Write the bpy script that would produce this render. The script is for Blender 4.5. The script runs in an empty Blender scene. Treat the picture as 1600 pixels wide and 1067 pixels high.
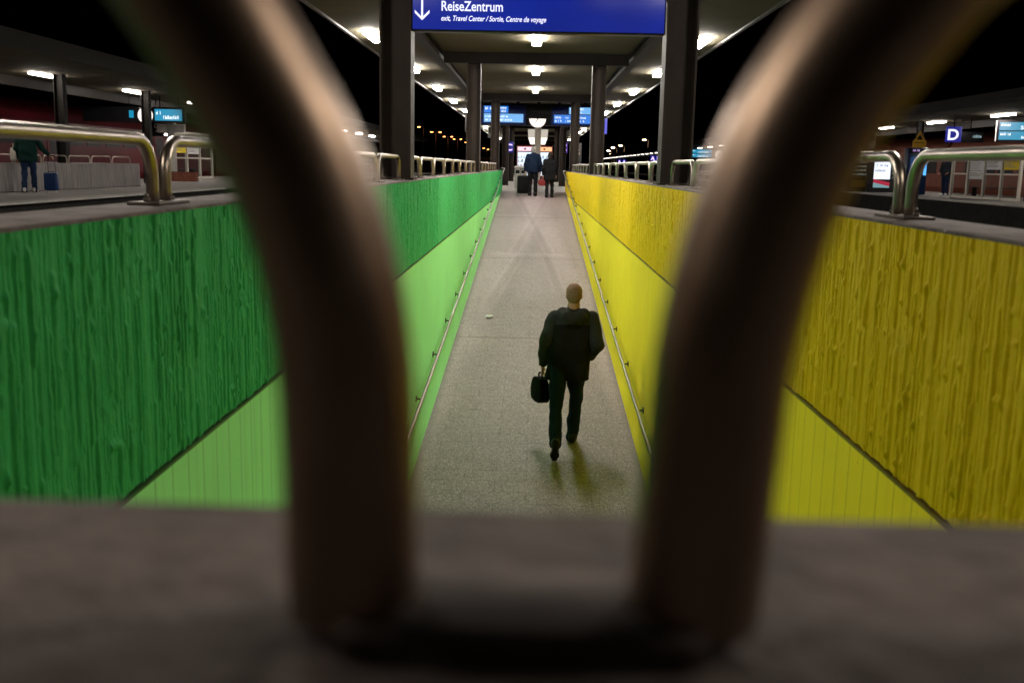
import bpy, bmesh, math, random
import numpy as np
from mathutils import Vector, Matrix

random.seed(7)
rng = np.random.default_rng(11)
S = bpy.context.scene
COL = S.collection
PI = math.pi
R = math.radians

# ------------------------------------------------------------------ helpers
def tag(o, label=None, cat=None, group=None, kind=None):
    if label: o['label'] = label
    if cat: o['category'] = cat
    if group: o['group'] = group
    if kind: o['kind'] = kind
    return o

def empty(name, loc, label, cat, group=None, rz=0.0):
    o = bpy.data.objects.new(name, None)
    COL.objects.link(o)
    o.location = loc
    o.rotation_euler = (0, 0, rz)
    o.empty_display_size = 0.1
    return tag(o, label, cat, group)

class MB:
    """collects boxes, tubes and polygons into one mesh"""
    def __init__(s):
        s.v, s.f, s.m, s.sm = [], [], [], []
    def poly(s, vs, fs, mi=0, smooth=False):
        b = len(s.v)
        s.v += [tuple(p) for p in vs]
        for f in fs:
            s.f.append([b + i for i in f]); s.m.append(mi); s.sm.append(smooth)
        return s
    def box(s, x0, x1, y0, y1, z0, z1, mi=0, rz=0.0, c=None):
        vs = [(x, y, z) for z in (z0, z1) for y in (y0, y1) for x in (x0, x1)]
        if rz:
            c = c or ((x0 + x1) / 2, (y0 + y1) / 2)
            ca, sa = math.cos(rz), math.sin(rz)
            vs = [(c[0] + (x - c[0]) * ca - (y - c[1]) * sa, c[1] + (x - c[0]) * sa + (y - c[1]) * ca, z) for x, y, z in vs]
        return s.poly(vs, [(0, 2, 3, 1), (4, 5, 7, 6), (0, 1, 5, 4), (2, 6, 7, 3), (0, 4, 6, 2), (1, 3, 7, 5)], mi)
    def bbox(s, x0, x1, y0, y1, z0, z1, b=0.01, mi=0):
        """box with chamfered edges"""
        bm = bmesh.new()
        bmesh.ops.create_cube(bm, size=1.0)
        for v in bm.verts:
            v.co = Vector(((x0 + x1) / 2 + v.co.x * (x1 - x0), (y0 + y1) / 2 + v.co.y * (y1 - y0), (z0 + z1) / 2 + v.co.z * (z1 - z0)))
        bmesh.ops.bevel(bm, geom=bm.edges[:], offset=b, segments=2, profile=0.5, affect='EDGES')
        bm.verts.index_update()
        s.poly([v.co[:] for v in bm.verts], [[v.index for v in f.verts] for f in bm.faces], mi, True)
        bm.free()
        return s
    def tube(s, path, r, n=12, mi=0, caps=True, rs=None):
        P = [Vector(p) for p in path]
        m = len(P)
        T = []
        for i in range(m):
            a = P[max(i - 1, 0)]; b = P[min(i + 1, m - 1)]
            t = (b - a)
            T.append(t.normalized() if t.length > 1e-9 else Vector((0, 0, 1)))
        up = Vector((0, 0, 1)) if abs(T[0].z) < 0.9 else Vector((1, 0, 0))
        nrm = (up - T[0] * up.dot(T[0])).normalized()
        vs = []
        for i in range(m):
            nrm = (nrm - T[i] * nrm.dot(T[i]))
            nrm = nrm.normalized() if nrm.length > 1e-9 else T[i].orthogonal().normalized()
            bn = T[i].cross(nrm)
            rr = rs[i] if rs else r
            for k in range(n):
                a = 2 * PI * k / n
                vs.append(P[i] + (nrm * math.cos(a) + bn * math.sin(a)) * rr)
        fs = [(i * n + k, i * n + (k + 1) % n, (i + 1) * n + (k + 1) % n, (i + 1) * n + k) for i in range(m - 1) for k in range(n)]
        s.poly(vs, fs, mi, True)
        if caps:
            b = len(s.v) - len(vs)
            s.f.append([b + k for k in range(n)][::-1]); s.m.append(mi); s.sm.append(False)
            s.f.append([b + (m - 1) * n + k for k in range(n)]); s.m.append(mi); s.sm.append(False)
        return s
    def cyl(s, p0, p1, r, n=16, mi=0, r1=None):
        return s.tube([p0, p1], r, n, mi, True, [r, r if r1 is None else r1])
    def prism_y(s, pts, y0, y1, mi=0):
        """polygon in (x,z) extruded along y"""
        n = len(pts)
        vs = [(x, y0, z) for x, z in pts] + [(x, y1, z) for x, z in pts]
        fs = [tuple(range(n)), tuple(range(2 * n - 1, n - 1, -1))] + [(i, i + n, (i + 1) % n + n, (i + 1) % n) for i in range(n)]
        return s.poly(vs, fs, mi)
    def prism_x(s, pts, x0, x1, mi=0):
        """polygon in (y,z) extruded along x"""
        n = len(pts)
        vs = [(x0, y, z) for y, z in pts] + [(x1, y, z) for y, z in pts]
        fs = [tuple(range(n)), tuple(range(2 * n - 1, n - 1, -1))] + [(i, i + n, (i + 1) % n + n, (i + 1) % n) for i in range(n)]
        return s.poly(vs, fs, mi)
    def prism_z(s, pts, z0, z1, mi=0):
        n = len(pts)
        vs = [(x, y, z0) for x, y in pts] + [(x, y, z1) for x, y in pts]
        fs = [tuple(range(n)), tuple(range(2 * n - 1, n - 1, -1))] + [(i, i + n, (i + 1) % n + n, (i + 1) % n) for i in range(n)]
        return s.poly(vs, fs, mi)
    def sphere(s, c, r, n=12, mi=0):
        rx, ry, rz = (r, r, r) if not hasattr(r, '__len__') else r
        vs, fs = [], []
        m = max(6, n // 2 + 2)
        for i in range(m + 1):
            t = PI * i / m
            for k in range(n):
                a = 2 * PI * k / n
                vs.append((c[0] + rx * math.sin(t) * math.cos(a), c[1] + ry * math.sin(t) * math.sin(a), c[2] + rz * math.cos(t)))
        for i in range(m):
            for k in range(n):
                fs.append((i * n + k, (i + 1) * n + k, (i + 1) * n + (k + 1) % n, i * n + (k + 1) % n))
        return s.poly(vs, fs, mi, True)
    def build(s, name, mats, parent=None, fixn=True):
        me = bpy.data.meshes.new(name)
        me.from_pydata(s.v, [], s.f)
        if not isinstance(mats, (list, tuple)): mats = [mats]
        for m in mats: me.materials.append(m)
        me.polygons.foreach_set('material_index', s.m)
        me.polygons.foreach_set('use_smooth', s.sm)
        me.update()
        if fixn:
            bm = bmesh.new(); bm.from_mesh(me)
            bmesh.ops.recalc_face_normals(bm, faces=bm.faces[:])
            bm.to_mesh(me); bm.free()
        o = bpy.data.objects.new(name, me)
        COL.objects.link(o)
        if parent: o.parent = parent
        return o

def copy_tree(o, parent=None):
    c = o.copy()
    COL.objects.link(c)
    if parent: c.parent = parent
    for ch in list(o.children): copy_tree(ch, c)
    return c

def text(name, s, size, mat, parent, loc, rot=(PI / 2, 0, 0), align='LEFT', shear=0.0, bold=0.0, ext=0.002):
    cu = bpy.data.curves.new(name, 'FONT')
    cu.body = s; cu.size = size; cu.align_x = align; cu.shear = shear
    cu.offset = bold; cu.extrude = ext
    cu.materials.append(mat)
    tmp = bpy.data.objects.new(name, cu)
    COL.objects.link(tmp)
    bpy.context.view_layer.update()
    me = bpy.data.meshes.new_from_object(tmp.evaluated_get(bpy.context.evaluated_depsgraph_get()))
    bpy.data.objects.remove(tmp); bpy.data.curves.remove(cu)
    me.name = name
    o = bpy.data.objects.new(name, me)
    COL.objects.link(o)
    o.parent = parent; o.location = loc; o.rotation_euler = rot
    return o

# ------------------------------------------------------------------ materials
MATS = {}
def nodes(name):
    m = bpy.data.materials.new(name); m.use_nodes = True
    nt = m.node_tree
    return m, nt, nt.nodes['Principled BSDF']

def mat(name, col, rough=0.6, metal=0.0, var=0.0, scale=8.0, bump=0.0, bscale=None, stretch=(1, 1, 1), rvar=0.0, detail=6.0, spec=0.2):
    if name in MATS: return MATS[name]
    m, nt, b = nodes(name)
    b.inputs['Base Color'].default_value = (*col, 1)
    if metal > 0.5: spec = 0.5
    elif max(col) < 0.06: spec = min(spec, 0.07)
    b.inputs['Roughness'].default_value = rough
    b.inputs['Metallic'].default_value = metal
    b.inputs['Specular IOR Level'].default_value = spec
    L = nt.links.new
    if var or bump or rvar:
        tc = nt.nodes.new('ShaderNodeTexCoord'); mp = nt.nodes.new('ShaderNodeMapping')
        mp.inputs['Scale'].default_value = stretch
        L(tc.outputs['Object'], mp.inputs['Vector'])
        n = nt.nodes.new('ShaderNodeTexNoise'); n.inputs['Scale'].default_value = scale; n.inputs['Detail'].default_value = detail
        n.inputs['Roughness'].default_value = 0.65
        L(mp.outputs[0], n.inputs['Vector'])
        if var:
            rp = nt.nodes.new('ShaderNodeValToRGB')
            rp.color_ramp.elements[0].position = 0.3; rp.color_ramp.elements[1].position = 0.72
            rp.color_ramp.elements[0].color = (*[c * (1 - var) for c in col], 1)
            rp.color_ramp.elements[1].color = (*[min(1, c * (1 + var)) for c in col], 1)
            L(n.outputs['Fac'], rp.inputs[0]); L(rp.outputs[0], b.inputs['Base Color'])
        if rvar:
            mr = nt.nodes.new('ShaderNodeMapRange')
            mr.inputs['To Min'].default_value = max(0.02, rough - rvar); mr.inputs['To Max'].default_value = min(1, rough + rvar)
            L(n.outputs['Fac'], mr.inputs['Value']); L(mr.outputs[0], b.inputs['Roughness'])
        if bump:
            n2 = n
            if bscale:
                n2 = nt.nodes.new('ShaderNodeTexNoise'); n2.inputs['Scale'].default_value = bscale; n2.inputs['Detail'].default_value = 5
                L(mp.outputs[0], n2.inputs['Vector'])
            bp = nt.nodes.new('ShaderNodeBump'); bp.inputs['Strength'].default_value = bump; bp.inputs['Distance'].default_value = 0.01
            L(n2.outputs['Fac'], bp.inputs['Height']); L(bp.outputs[0], b.inputs['Normal'])
    MATS[name] = m
    return m

def emit(name, col, strength):
    if name in MATS: return MATS[name]
    m, nt, b = nodes(name)
    b.inputs['Base Color'].default_value = (0.02, 0.02, 0.02, 1)
    b.inputs['Roughness'].default_value = 0.4
    b.inputs['Emission Color'].default_value = (*col, 1)
    b.inputs['Emission Strength'].default_value = strength
    MATS[name] = m
    return m

def mnode(nt, op, a, b=None, c=None):
    n = nt.nodes.new('ShaderNodeMath'); n.operation = op
    for i, x in enumerate((a, b, c)):
        if x is None: continue
        if isinstance(x, (int, float)): n.inputs[i].default_value = x
        else: nt.links.new(x, n.inputs[i])
    return n.outputs[0]

def mixc(nt, fac, a, b, typ='MIX'):
    n = nt.nodes.new('ShaderNodeMix'); n.data_type = 'RGBA'; n.blend_type = typ
    for sock, x in ((n.inputs[0], fac), (n.inputs[6], a), (n.inputs[7], b)):
        if isinstance(x, (int, float)): sock.default_value = x
        elif isinstance(x, tuple): sock.default_value = (*x, 1)
        else: nt.links.new(x, sock)
    return n.outputs[2]

def noise(nt, vec, scale, detail=5, rough=0.6):
    n = nt.nodes.new('ShaderNodeTexNoise'); n.inputs['Scale'].default_value = scale
    n.inputs['Detail'].default_value = detail; n.inputs['Roughness'].default_value = rough
    nt.links.new(vec, n.inputs['Vector'])
    return n.outputs['Fac']

def ramp(nt, fac, p0, p1, c0=(0, 0, 0), c1=(1, 1, 1)):
    r = nt.nodes.new('ShaderNodeValToRGB')
    r.color_ramp.elements[0].position = p0; r.color_ramp.elements[1].position = p1
    r.color_ramp.elements[0].color = (*c0, 1); r.color_ramp.elements[1].color = (*c1, 1)
    nt.links.new(fac, r.inputs[0])
    return r.outputs[0]

def mapping(nt, sc=(1, 1, 1), loc=(0, 0, 0)):
    tc = nt.nodes.new('ShaderNodeTexCoord'); mp = nt.nodes.new('ShaderNodeMapping')
    mp.inputs['Scale'].default_value = sc; mp.inputs['Location'].default_value = loc
    nt.links.new(tc.outputs['Object'], mp.inputs['Vector'])
    return mp.outputs[0]

# painted board-marked concrete
def rough_paint(name, col):
    m, nt, b = nodes(name)
    v = mapping(nt, (1, 30, 1.6)); v2 = mapping(nt)
    st = noise(nt, v, 2.2, 6, 0.7)
    bl = noise(nt, v2, 3.0, 6, 0.7)
    fine = noise(nt, v2, 90, 3, 0.6)
    c = mixc(nt, ramp(nt, st, 0.3, 0.7), tuple(x * 0.94 for x in col), tuple(min(1, x * 1.05) for x in col))
    c = mixc(nt, ramp(nt, bl, 0.52, 0.72), c, tuple(x * 0.8 for x in col))
    chips = ramp(nt, noise(nt, v2, 55, 2, 0.5), 0.73, 0.76)
    c = mixc(nt, mnode(nt, 'MULTIPLY', chips, 0.55), c, tuple(x * 0.35 + 0.02 for x in col))
    nt.links.new(c, b.inputs['Base Color'])
    b.inputs['Roughness'].default_value = 0.62; b.inputs['Specular IOR Level'].default_value = 0.12
    h = mnode(nt, 'ADD', mnode(nt, 'MULTIPLY', st, 1.0), mnode(nt, 'MULTIPLY', fine, 0.35))
    bp = nt.nodes.new('ShaderNodeBump'); bp.inputs['Strength'].default_value = 0.5; bp.inputs['Distance'].default_value = 0.012
    nt.links.new(h, bp.inputs['Height']); nt.links.new(bp.outputs[0], b.inputs['Normal'])
    return m

# smooth painted panel cladding with narrow vertical joints every 15 cm
def panel_paint(name, col):
    m, nt, b = nodes(name)
    v2 = mapping(nt)
    sep = nt.nodes.new('ShaderNodeSeparateXYZ'); nt.links.new(v2, sep.inputs[0])
    fr = mnode(nt, 'FRACT', mnode(nt, 'DIVIDE', mnode(nt, 'ADD', sep.outputs[1], 60.0), 0.15))
    g = mnode(nt, 'LESS_THAN', mnode(nt, 'ABSOLUTE', mnode(nt, 'SUBTRACT', fr, 0.5)), 0.018)
    bl = noise(nt, v2, 1.3, 6, 0.65)
    drip = noise(nt, mapping(nt, (1, 14, 0.7)), 1.5, 5, 0.6)
    c = mixc(nt, ramp(nt, bl, 0.3, 0.75), tuple(x * 0.93 for x in col), tuple(min(1, x * 1.04) for x in col))
    c = mixc(nt, mnode(nt, 'MULTIPLY', ramp(nt, drip, 0.52, 0.8), 0.28), c, tuple(x * 0.55 for x in col))
    spk = ramp(nt, noise(nt, v2, 38, 2, 0.5), 0.74, 0.77)
    c = mixc(nt, mnode(nt, 'MULTIPLY', spk, 0.5), c, tuple(x * 0.4 for x in col))
    c = mixc(nt, mnode(nt, 'MULTIPLY', g, 0.75), c, tuple(x * 0.35 for x in col))
    nt.links.new(c, b.inputs['Base Color'])
    b.inputs['Roughness'].default_value = 0.5; b.inputs['Specular IOR Level'].default_value = 0.15
    h = mnode(nt, 'SUBTRACT', mnode(nt, 'MULTIPLY', noise(nt, v2, 26, 4, 0.6), 0.12), mnode(nt, 'MULTIPLY', g, 1.0))
    bp = nt.nodes.new('ShaderNodeBump'); bp.inputs['Strength'].default_value = 0.35; bp.inputs['Distance'].default_value = 0.006
    nt.links.new(h, bp.inputs['Height']); nt.links.new(bp.outputs[0], b.inputs['Normal'])
    return m

# granite-chip paving with fine joints, slab joints, worn patches and old tape marks
def paving(name, base, joints=True, marks=False):
    m, nt, b = nodes(name)
    v = mapping(nt)
    sep = nt.nodes.new('ShaderNodeSeparateXYZ'); nt.links.new(v, sep.inputs[0])
    X, Y = sep.outputs[0], sep.outputs[1]
    big = noise(nt, v, 0.9, 7, 0.7)
    mid = noise(nt, v, 5, 5, 0.65)
    long = noise(nt, mapping(nt, (2.4, 0.35, 1)), 1.2, 5, 0.6)
    c = mixc(nt, ramp(nt, big, 0.3, 0.72), tuple(x * 0.70 for x in base), tuple(x * 1.16 for x in base))
    c = mixc(nt, mnode(nt, 'MULTIPLY', ramp(nt, mid, 0.45, 0.75), 0.5), c, tuple(x * 0.66 for x in base))
    c = mixc(nt, mnode(nt, 'MULTIPLY', ramp(nt, long, 0.5, 0.78), 0.55), c, tuple(x * 0.62 for x in base))
    vo = nt.nodes.new('ShaderNodeTexVoronoi'); vo.inputs['Scale'].default_value = 95
    nt.links.new(v, vo.inputs['Vector'])
    sp = nt.nodes.new('ShaderNodeSeparateColor'); nt.links.new(vo.outputs['Color'], sp.inputs[0])
    c = mixc(nt, mnode(nt, 'GREATER_THAN', sp.outputs[0], 0.80), c, tuple(x * 0.42 for x in base))
    c = mixc(nt, mnode(nt, 'GREATER_THAN', sp.outputs[1], 0.86), c, tuple(min(1, x * 1.55) for x in base))
    wear = ramp(nt, noise(nt, mapping(nt, (1.0, 0.5, 1), (3, 1, 0)), 2.1, 8, 0.75), 0.55, 0.70)
    c = mixc(nt, mnode(nt, 'MULTIPLY', wear, 0.45), c, tuple(x * 0.55 for x in base))
    gum = ramp(nt, noise(nt, v, 7, 1, 0.4), 0.765, 0.78)
    c = mixc(nt, mnode(nt, 'MULTIPLY', gum, 0.55), c, tuple(x * 0.3 for x in base))
    if joints:
        br = nt.nodes.new('ShaderNodeTexBrick')
        br.inputs['Scale'].default_value = 1.0; br.inputs['Mortar Size'].default_value = 0.007
        br.inputs['Mortar Smooth'].default_value = 0.2
        br.inputs['Brick Width'].default_value = 0.62; br.inputs['Row Height'].default_value = 0.27
        nt.links.new(v, br.inputs['Vector'])
        jf = mnode(nt, 'MULTIPLY', br.outputs['Fac'], mnode(nt, 'MULTIPLY', ramp(nt, mid, 0.35, 0.62), 0.6))
        c = mixc(nt, jf, c, tuple(x * 0.22 for x in base))
    if marks:
        for y0, w, k in ((15.1, 0.022, 0.75), (22.2, 0.03, 0.7), (29.1, 0.035, 0.6)):
            j = mnode(nt, 'LESS_THAN', mnode(nt, 'ABSOLUTE', mnode(nt, 'SUBTRACT', Y, y0)), w)
            c = mixc(nt, mnode(nt, 'MULTIPLY', j, k), c, tuple(x * 0.3 for x in base))
        # pale repair strips beside the joints
        for y0, x0, x1, w in ((22.75, -0.95, 0.75, 0.2), (29.5, -1.1, 0.5, 0.16)):
            j = mnode(nt, 'LESS_THAN', mnode(nt, 'ABSOLUTE', mnode(nt, 'SUBTRACT', Y, y0)), w)
            j = mnode(nt, 'MULTIPLY', j, mnode(nt, 'LESS_THAN', mnode(nt, 'ABSOLUTE', mnode(nt, 'SUBTRACT', X, (x0 + x1) / 2)), (x1 - x0) / 2))
            c = mixc(nt, mnode(nt, 'MULTIPLY', j, 0.4), c, tuple(min(1, x * 1.25) for x in base))
        # crossed worn tracks on the upper half of the ramp
        for (xa, ya), (xb, yb) in (((-0.52, 35.0), (0.42, 22.8)), ((0.55, 35.0), (-0.42, 22.8)), ((-0.3, 22.4), (-0.75, 17.5)), ((0.35, 22.4), (0.55, 18.5))):
            k = (xb - xa) / (yb - ya)
            dx = mnode(nt, 'SUBTRACT', X, mnode(nt, 'ADD', mnode(nt, 'MULTIPLY', mnode(nt, 'SUBTRACT', Y, ya), k), xa))
            ad = mnode(nt, 'ABSOLUTE', dx)
            inr = mnode(nt, 'MULTIPLY', mnode(nt, 'LESS_THAN', Y, ya), mnode(nt, 'GREATER_THAN', Y, yb))
            dk = mnode(nt, 'MULTIPLY', inr, mnode(nt, 'SUBTRACT', 1.0, mnode(nt, 'MINIMUM', mnode(nt, 'DIVIDE', ad, 0.11), 1.0)))
            c = mixc(nt, mnode(nt, 'MULTIPLY', dk, 0.30), c, tuple(x * 0.45 for x in base))
            ed = mnode(nt, 'LESS_THAN', mnode(nt, 'ABSOLUTE', mnode(nt, 'SUBTRACT', ad, 0.11)), 0.028)
            c = mixc(nt, mnode(nt, 'MULTIPLY', mnode(nt, 'MULTIPLY', ed, inr), 0.2), c, tuple(min(1, x * 1.35) for x in base))
    if marks:
        edge = mnode(nt, 'ABSOLUTE', mnode(nt, 'SUBTRACT', X, 0.015))
        de = mnode(nt, 'ADD', edge, mnode(nt, 'MULTIPLY', mnode(nt, 'SUBTRACT', mid, 0.5), 0.09))
        dirt = mnode(nt, 'MINIMUM', mnode(nt, 'MAXIMUM', mnode(nt, 'DIVIDE', mnode(nt, 'SUBTRACT', de, 1.07), 0.08), 0.0), 1.0)
        c = mixc(nt, mnode(nt, 'MULTIPLY', dirt, 0.7), c, (0.07, 0.058, 0.056))
    nt.links.new(c, b.inputs['Base Color'])
    rr = nt.nodes.new('ShaderNodeMapRange'); rr.inputs['To Min'].default_value = 0.42; rr.inputs['To Max'].default_value = 0.75
    nt.links.new(big, rr.inputs['Value']); nt.links.new(rr.outputs[0], b.inputs['Roughness'])
    bp = nt.nodes.new('ShaderNodeBump'); bp.inputs['Strength'].default_value = 0.25; bp.inputs['Distance'].default_value = 0.004
    nt.links.new(sp.outputs[2], bp.inputs['Height']); nt.links.new(bp.outputs[0], b.inputs['Normal'])
    return m

# ribbed soffit sheet
def soffit_mat(name, col):
    m, nt, b = nodes(name)
    v = mapping(nt)
    sep = nt.nodes.new('ShaderNodeSeparateXYZ'); nt.links.new(v, sep.inputs[0])
    fr = mnode(nt, 'FRACT', mnode(nt, 'DIVIDE', mnode(nt, 'ADD', sep.outputs[1], 90.0), 0.10))
    g = mnode(nt, 'LESS_THAN', mnode(nt, 'ABSOLUTE', mnode(nt, 'SUBTRACT', fr, 0.5)), 0.08)
    bl = noise(nt, v, 0.8, 6, 0.65)
    c = mixc(nt, ramp(nt, bl, 0.3, 0.72), tuple(x * 0.8 for x in col), tuple(x * 1.1 for x in col))
    c = mixc(nt, mnode(nt, 'MULTIPLY', g, 0.6), c, tuple(x * 0.3 for x in col))
    nt.links.new(c, b.inputs['Base Color'])
    b.inputs['Roughness'].default_value = 0.85; b.inputs['Specular IOR Level'].default_value = 0.08
    bp = nt.nodes.new('ShaderNodeBump'); bp.inputs['Strength'].default_value = 0.4; bp.inputs['Distance'].default_value = 0.01; bp.invert = True
    nt.links.new(g, bp.inputs['Height']); nt.links.new(bp.outputs[0], b.inputs['Normal'])
    return m

M_GREEN_R = rough_paint('green board marked paint', (0.036, 0.36, 0.10))
M_GREEN_P = panel_paint('pale green panel paint', (0.29, 0.82, 0.27))
M_YELL_R = rough_paint('ochre board marked paint', (0.73, 0.515, 0.003))
M_YELL_P = panel_paint('yellow panel paint', (0.94, 0.77, 0.022))
M_PAVE = paving('ramp paving', (0.25, 0.20, 0.20), True, True)
M_PLAT = paving('platform paving', (0.27, 0.255, 0.235), True, False)
M_SOFFIT = soffit_mat('soffit sheet', (0.095, 0.083, 0.053))
M_CONC = mat('coping concrete', (0.15, 0.125, 0.118), 0.8, 0, 0.45, 9, 0.7, 45)
M_WALLC = mat('plain board concrete', (0.22, 0.20, 0.195), 0.85, 0, 0.35, 3, 0.8, 8, (1, 4, 0.6))
M_STEEL = mat('hoop steel', (0.40, 0.345, 0.29), 0.33, 1.0, 0.14, 6, 0.0, None, (1, 1, 1), 0.05)
M_STEEL2 = mat('weathered hoop steel', (0.35, 0.255, 0.192), 0.40, 1.0, 0.14, 9, 0.0, None, (1, 1, 1), 0.05)
M_RAIL = mat('handrail steel', (0.17, 0.15, 0.13), 0.36, 1.0, 0.1, 20, 0, None, (1, 1, 1), 0.06)
M_PLATE = mat('plate steel', (0.12, 0.10, 0.085), 0.6, 0.6, 0.4, 25, 0.3, 60)
M_BRKT = mat('bracket iron', (0.05, 0.045, 0.04), 0.5, 0.7)
M_COLUMN = mat('column paint', (0.030, 0.023, 0.019), 0.5, 0, 0.2, 4, 0.1, 40, (1, 1, 0.4))
M_BEAM = mat('beam paint', (0.014, 0.0115, 0.0095), 0.55, 0, 0.2, 4)
M_DARK = mat('black casing', (0.012, 0.012, 0.014), 0.4, 0, 0.3, 5)
M_DGREY = mat('dark grey metal', (0.05, 0.05, 0.053), 0.45, 0.3, 0.2, 8)
M_GREY = mat('light grey metal', (0.50, 0.49, 0.46), 0.4, 0.1, 0.12, 6)
M_WHITE = mat('white enamel', (0.78, 0.76, 0.72), 0.4, 0, 0.06, 8)
M_TRIM_G = mat('green joint trim', (0.03, 0.10, 0.03), 0.5, 0.1, 0.3, 20)
M_TRIM_Y = mat('yellow joint trim', (0.20, 0.14, 0.02), 0.5, 0.3, 0.3, 20)
M_GLASS = None
def glass():
    m, nt, b = nodes('pane glass')
    b.inputs['Base Color'].default_value = (0.75, 0.8, 0.8, 1)
    b.inputs['Roughness'].default_value = 0.03
    b.inputs['Transmission Weight'].default_value = 1.0
    b.inputs['IOR'].default_value = 1.02
    b.inputs['Specular IOR Level'].default_value = 0.5
    return m
M_GLASS = glass()
M_TUBE = emit('lamp tube glow', (1.0, 0.93, 0.84), 195.0)
M_TUBE_DIM = emit('dimmed lamp tube glow', (1.0, 0.88, 0.74), 64.0)
M_TUBE_SIDE = emit('side lamp tube glow', (1.0, 0.90, 0.80), 75.0)
M_TUBE_FAR = emit('far lamp tube glow', (1.0, 0.88, 0.76), 4.0)
M_SODIUM = emit('sodium lamp glow', (1.0, 0.33, 0.09), 14.0)
M_BLUE = emit('backlit blue panel', (0.004, 0.012, 0.42), 0.5)
M_BLUE2 = emit('small backlit blue panel', (0.03, 0.05, 0.75), 0.9)
M_LETTER = emit('backlit lettering', (0.80, 0.82, 1.0), 1.25)
M_SCREEN = emit('board screen', (0.015, 0.20, 0.78), 1.0)
M_SCREENL = emit('board screen light band', (0.16, 0.46, 0.90), 1.0)
M_CYAN = emit('cyan board screen', (0.004, 0.30, 0.52), 0.9)
M_SCRTXT = emit('board text', (0.85, 0.93, 1.0), 1.3)
M_CLOCK = emit('clock face glow', (1.0, 0.88, 0.80), 1.3)
M_BOARDFRAME = mat('board blue frame', (0.008, 0.02, 0.14), 0.4, 0, 0.1, 5)
HOOP_L = [(-0.0576, 0.7627), (-0.0585, 0.8074), (-0.06, 0.8374), (-0.0656, 0.8705), (-0.0757, 0.9004), (-0.0892, 0.9246), (-0.1034, 0.9481)]
HOOP_R = [(0.0574, 0.7661), (0.0603, 0.8105), (0.0624, 0.8404), (0.0686, 0.8735), (0.078, 0.9035), (0.091, 0.9279), (0.1084, 0.9516)]
# ------------------------------------------------------------------ setting
XL, XR = -1.14, 1.17
SL = 0.0815
def fz(y): return -2.12 + SL * (y - 10.0) if y < 36.01 else 0.0
Y_TOP = 36.0
PIT0 = -4.4

g = MB()
E = 2500
for x0, x1, y0, y1 in ((-E, -1.46, -E, E), (1.51, E, -E, E), (-1.46, 1.51, Y_TOP + 2, E), (-1.46, 1.51, -E, PIT0 - 0.2)):
    g.poly([(x0, y0, -1.0), (x1, y0, -1.0), (x1, y1, -1.0), (x0, y1, -1.0)], [(0, 1, 2, 3)])
tag(g.build('ground', mat('track ballast', (0.07, 0.064, 0.06), 0.9, 0, 0.5, 1.5, 0.8, 14)), kind='structure')

r_ = MB()
r_.prism_x([(PIT0, fz(PIT0)), (Y_TOP, 0.0), (Y_TOP, -0.3), (PIT0, fz(PIT0) - 0.3)], XL - 0.02, XR + 0.02)
tag(r_.build('ramp', M_PAVE), kind='structure')

p = MB()
p.box(-4.0, -1.47, PIT0 - 4, Y_TOP, -0.999, 0)
p.box(1.52, 4.0, PIT0 - 4, Y_TOP, -0.999, 0)
p.box(-4.0, 4.0, Y_TOP, 125, -0.999, 0)
p.box(-1.47, 1.52, PIT0 - 4, 0.12, -0.22, 0)
p.box(-1.47, 1.52, PIT0 - 4, PIT0, -3.6, -0.22)
tag(p.build('platform', M_PLAT), kind='structure')
e = MB()                                            # pale edge stones of the three platforms
for x0, x1 in ((-4.16, -4.0), (4.0, 4.16)): e.box(x0, x1, PIT0 - 4, 125, -0.035, 0.012)
e.box(-10.16, -10.0, -10, 112, -0.035, 0.012)
e.box(14.8, 14.96, -10, 300, -0.035, 0.012)
tag(e.build('platform_edge', mat('edge stone', (0.26, 0.245, 0.225), 0.8, 0, 0.2, 5)), kind='structure')
d = MB()
for x0, x1, y1 in ((-10.5, -10.162, 112), (14.962, 15.3, 300), ):
    d.box(x0, x1, -9 if abs(x0) > 9 else PIT0 - 3.9, y1 - 0.5, -0.998, -0.036)
tag(d.build('platform_face', mat('unlit platform face', (0.012, 0.011, 0.010), 0.9, 0, 0.4, 4)), kind='structure')  # shade on the unlit sides is put into this near-black colour
d = MB(); d.box(-10.499, -10.162, -10, 112, -0.03, 0.0); d.box(14.963, 15.30, -10, 300, -0.03, 0.0)
tag(d.build('platform_rim', MATS['edge stone']), kind='structure')
p = MB(); p.box(-17.6, -10.5, -10, 112, -0.999, 0)
tag(p.build('platform', mat('side platform paving', (0.18, 0.165, 0.155), 0.75, 0, 0.25, 3, 0.3, 60)), kind='structure')
p = MB(); p.box(15.301, 21.4, -10, 300, -0.999, 0)
tag(p.build('platform', MATS['side platform paving']), kind='structure')

# --- side walls of the ramp
def rib_edges(seed, n, wmin, wmax):
    q = np.random.default_rng(seed)
    ed = [0.0]
    while ed[-1] < n: ed.append(ed[-1] + q.uniform(wmin, wmax) * q.choice((1, 1, 1, 1.8)))
    return np.array(ed)

def vnoise(a, b, seed):
    q = np.random.default_rng(seed); T = q.random((64, 64))
    ia = np.floor(a).astype(int); ib = np.floor(b).astype(int); fa = a - ia; fb = b - ib
    fa = fa * fa * (3 - 2 * fa); fb = fb * fb * (3 - 2 * fb)
    t = lambda i, j: T[i % 64, j % 64]
    return (t(ia, ib) * (1 - fa) + t(ia + 1, ib) * fa) * (1 - fb) + (t(ia, ib + 1) * (1 - fa) + t(ia + 1, ib + 1) * fa) * fb

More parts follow.
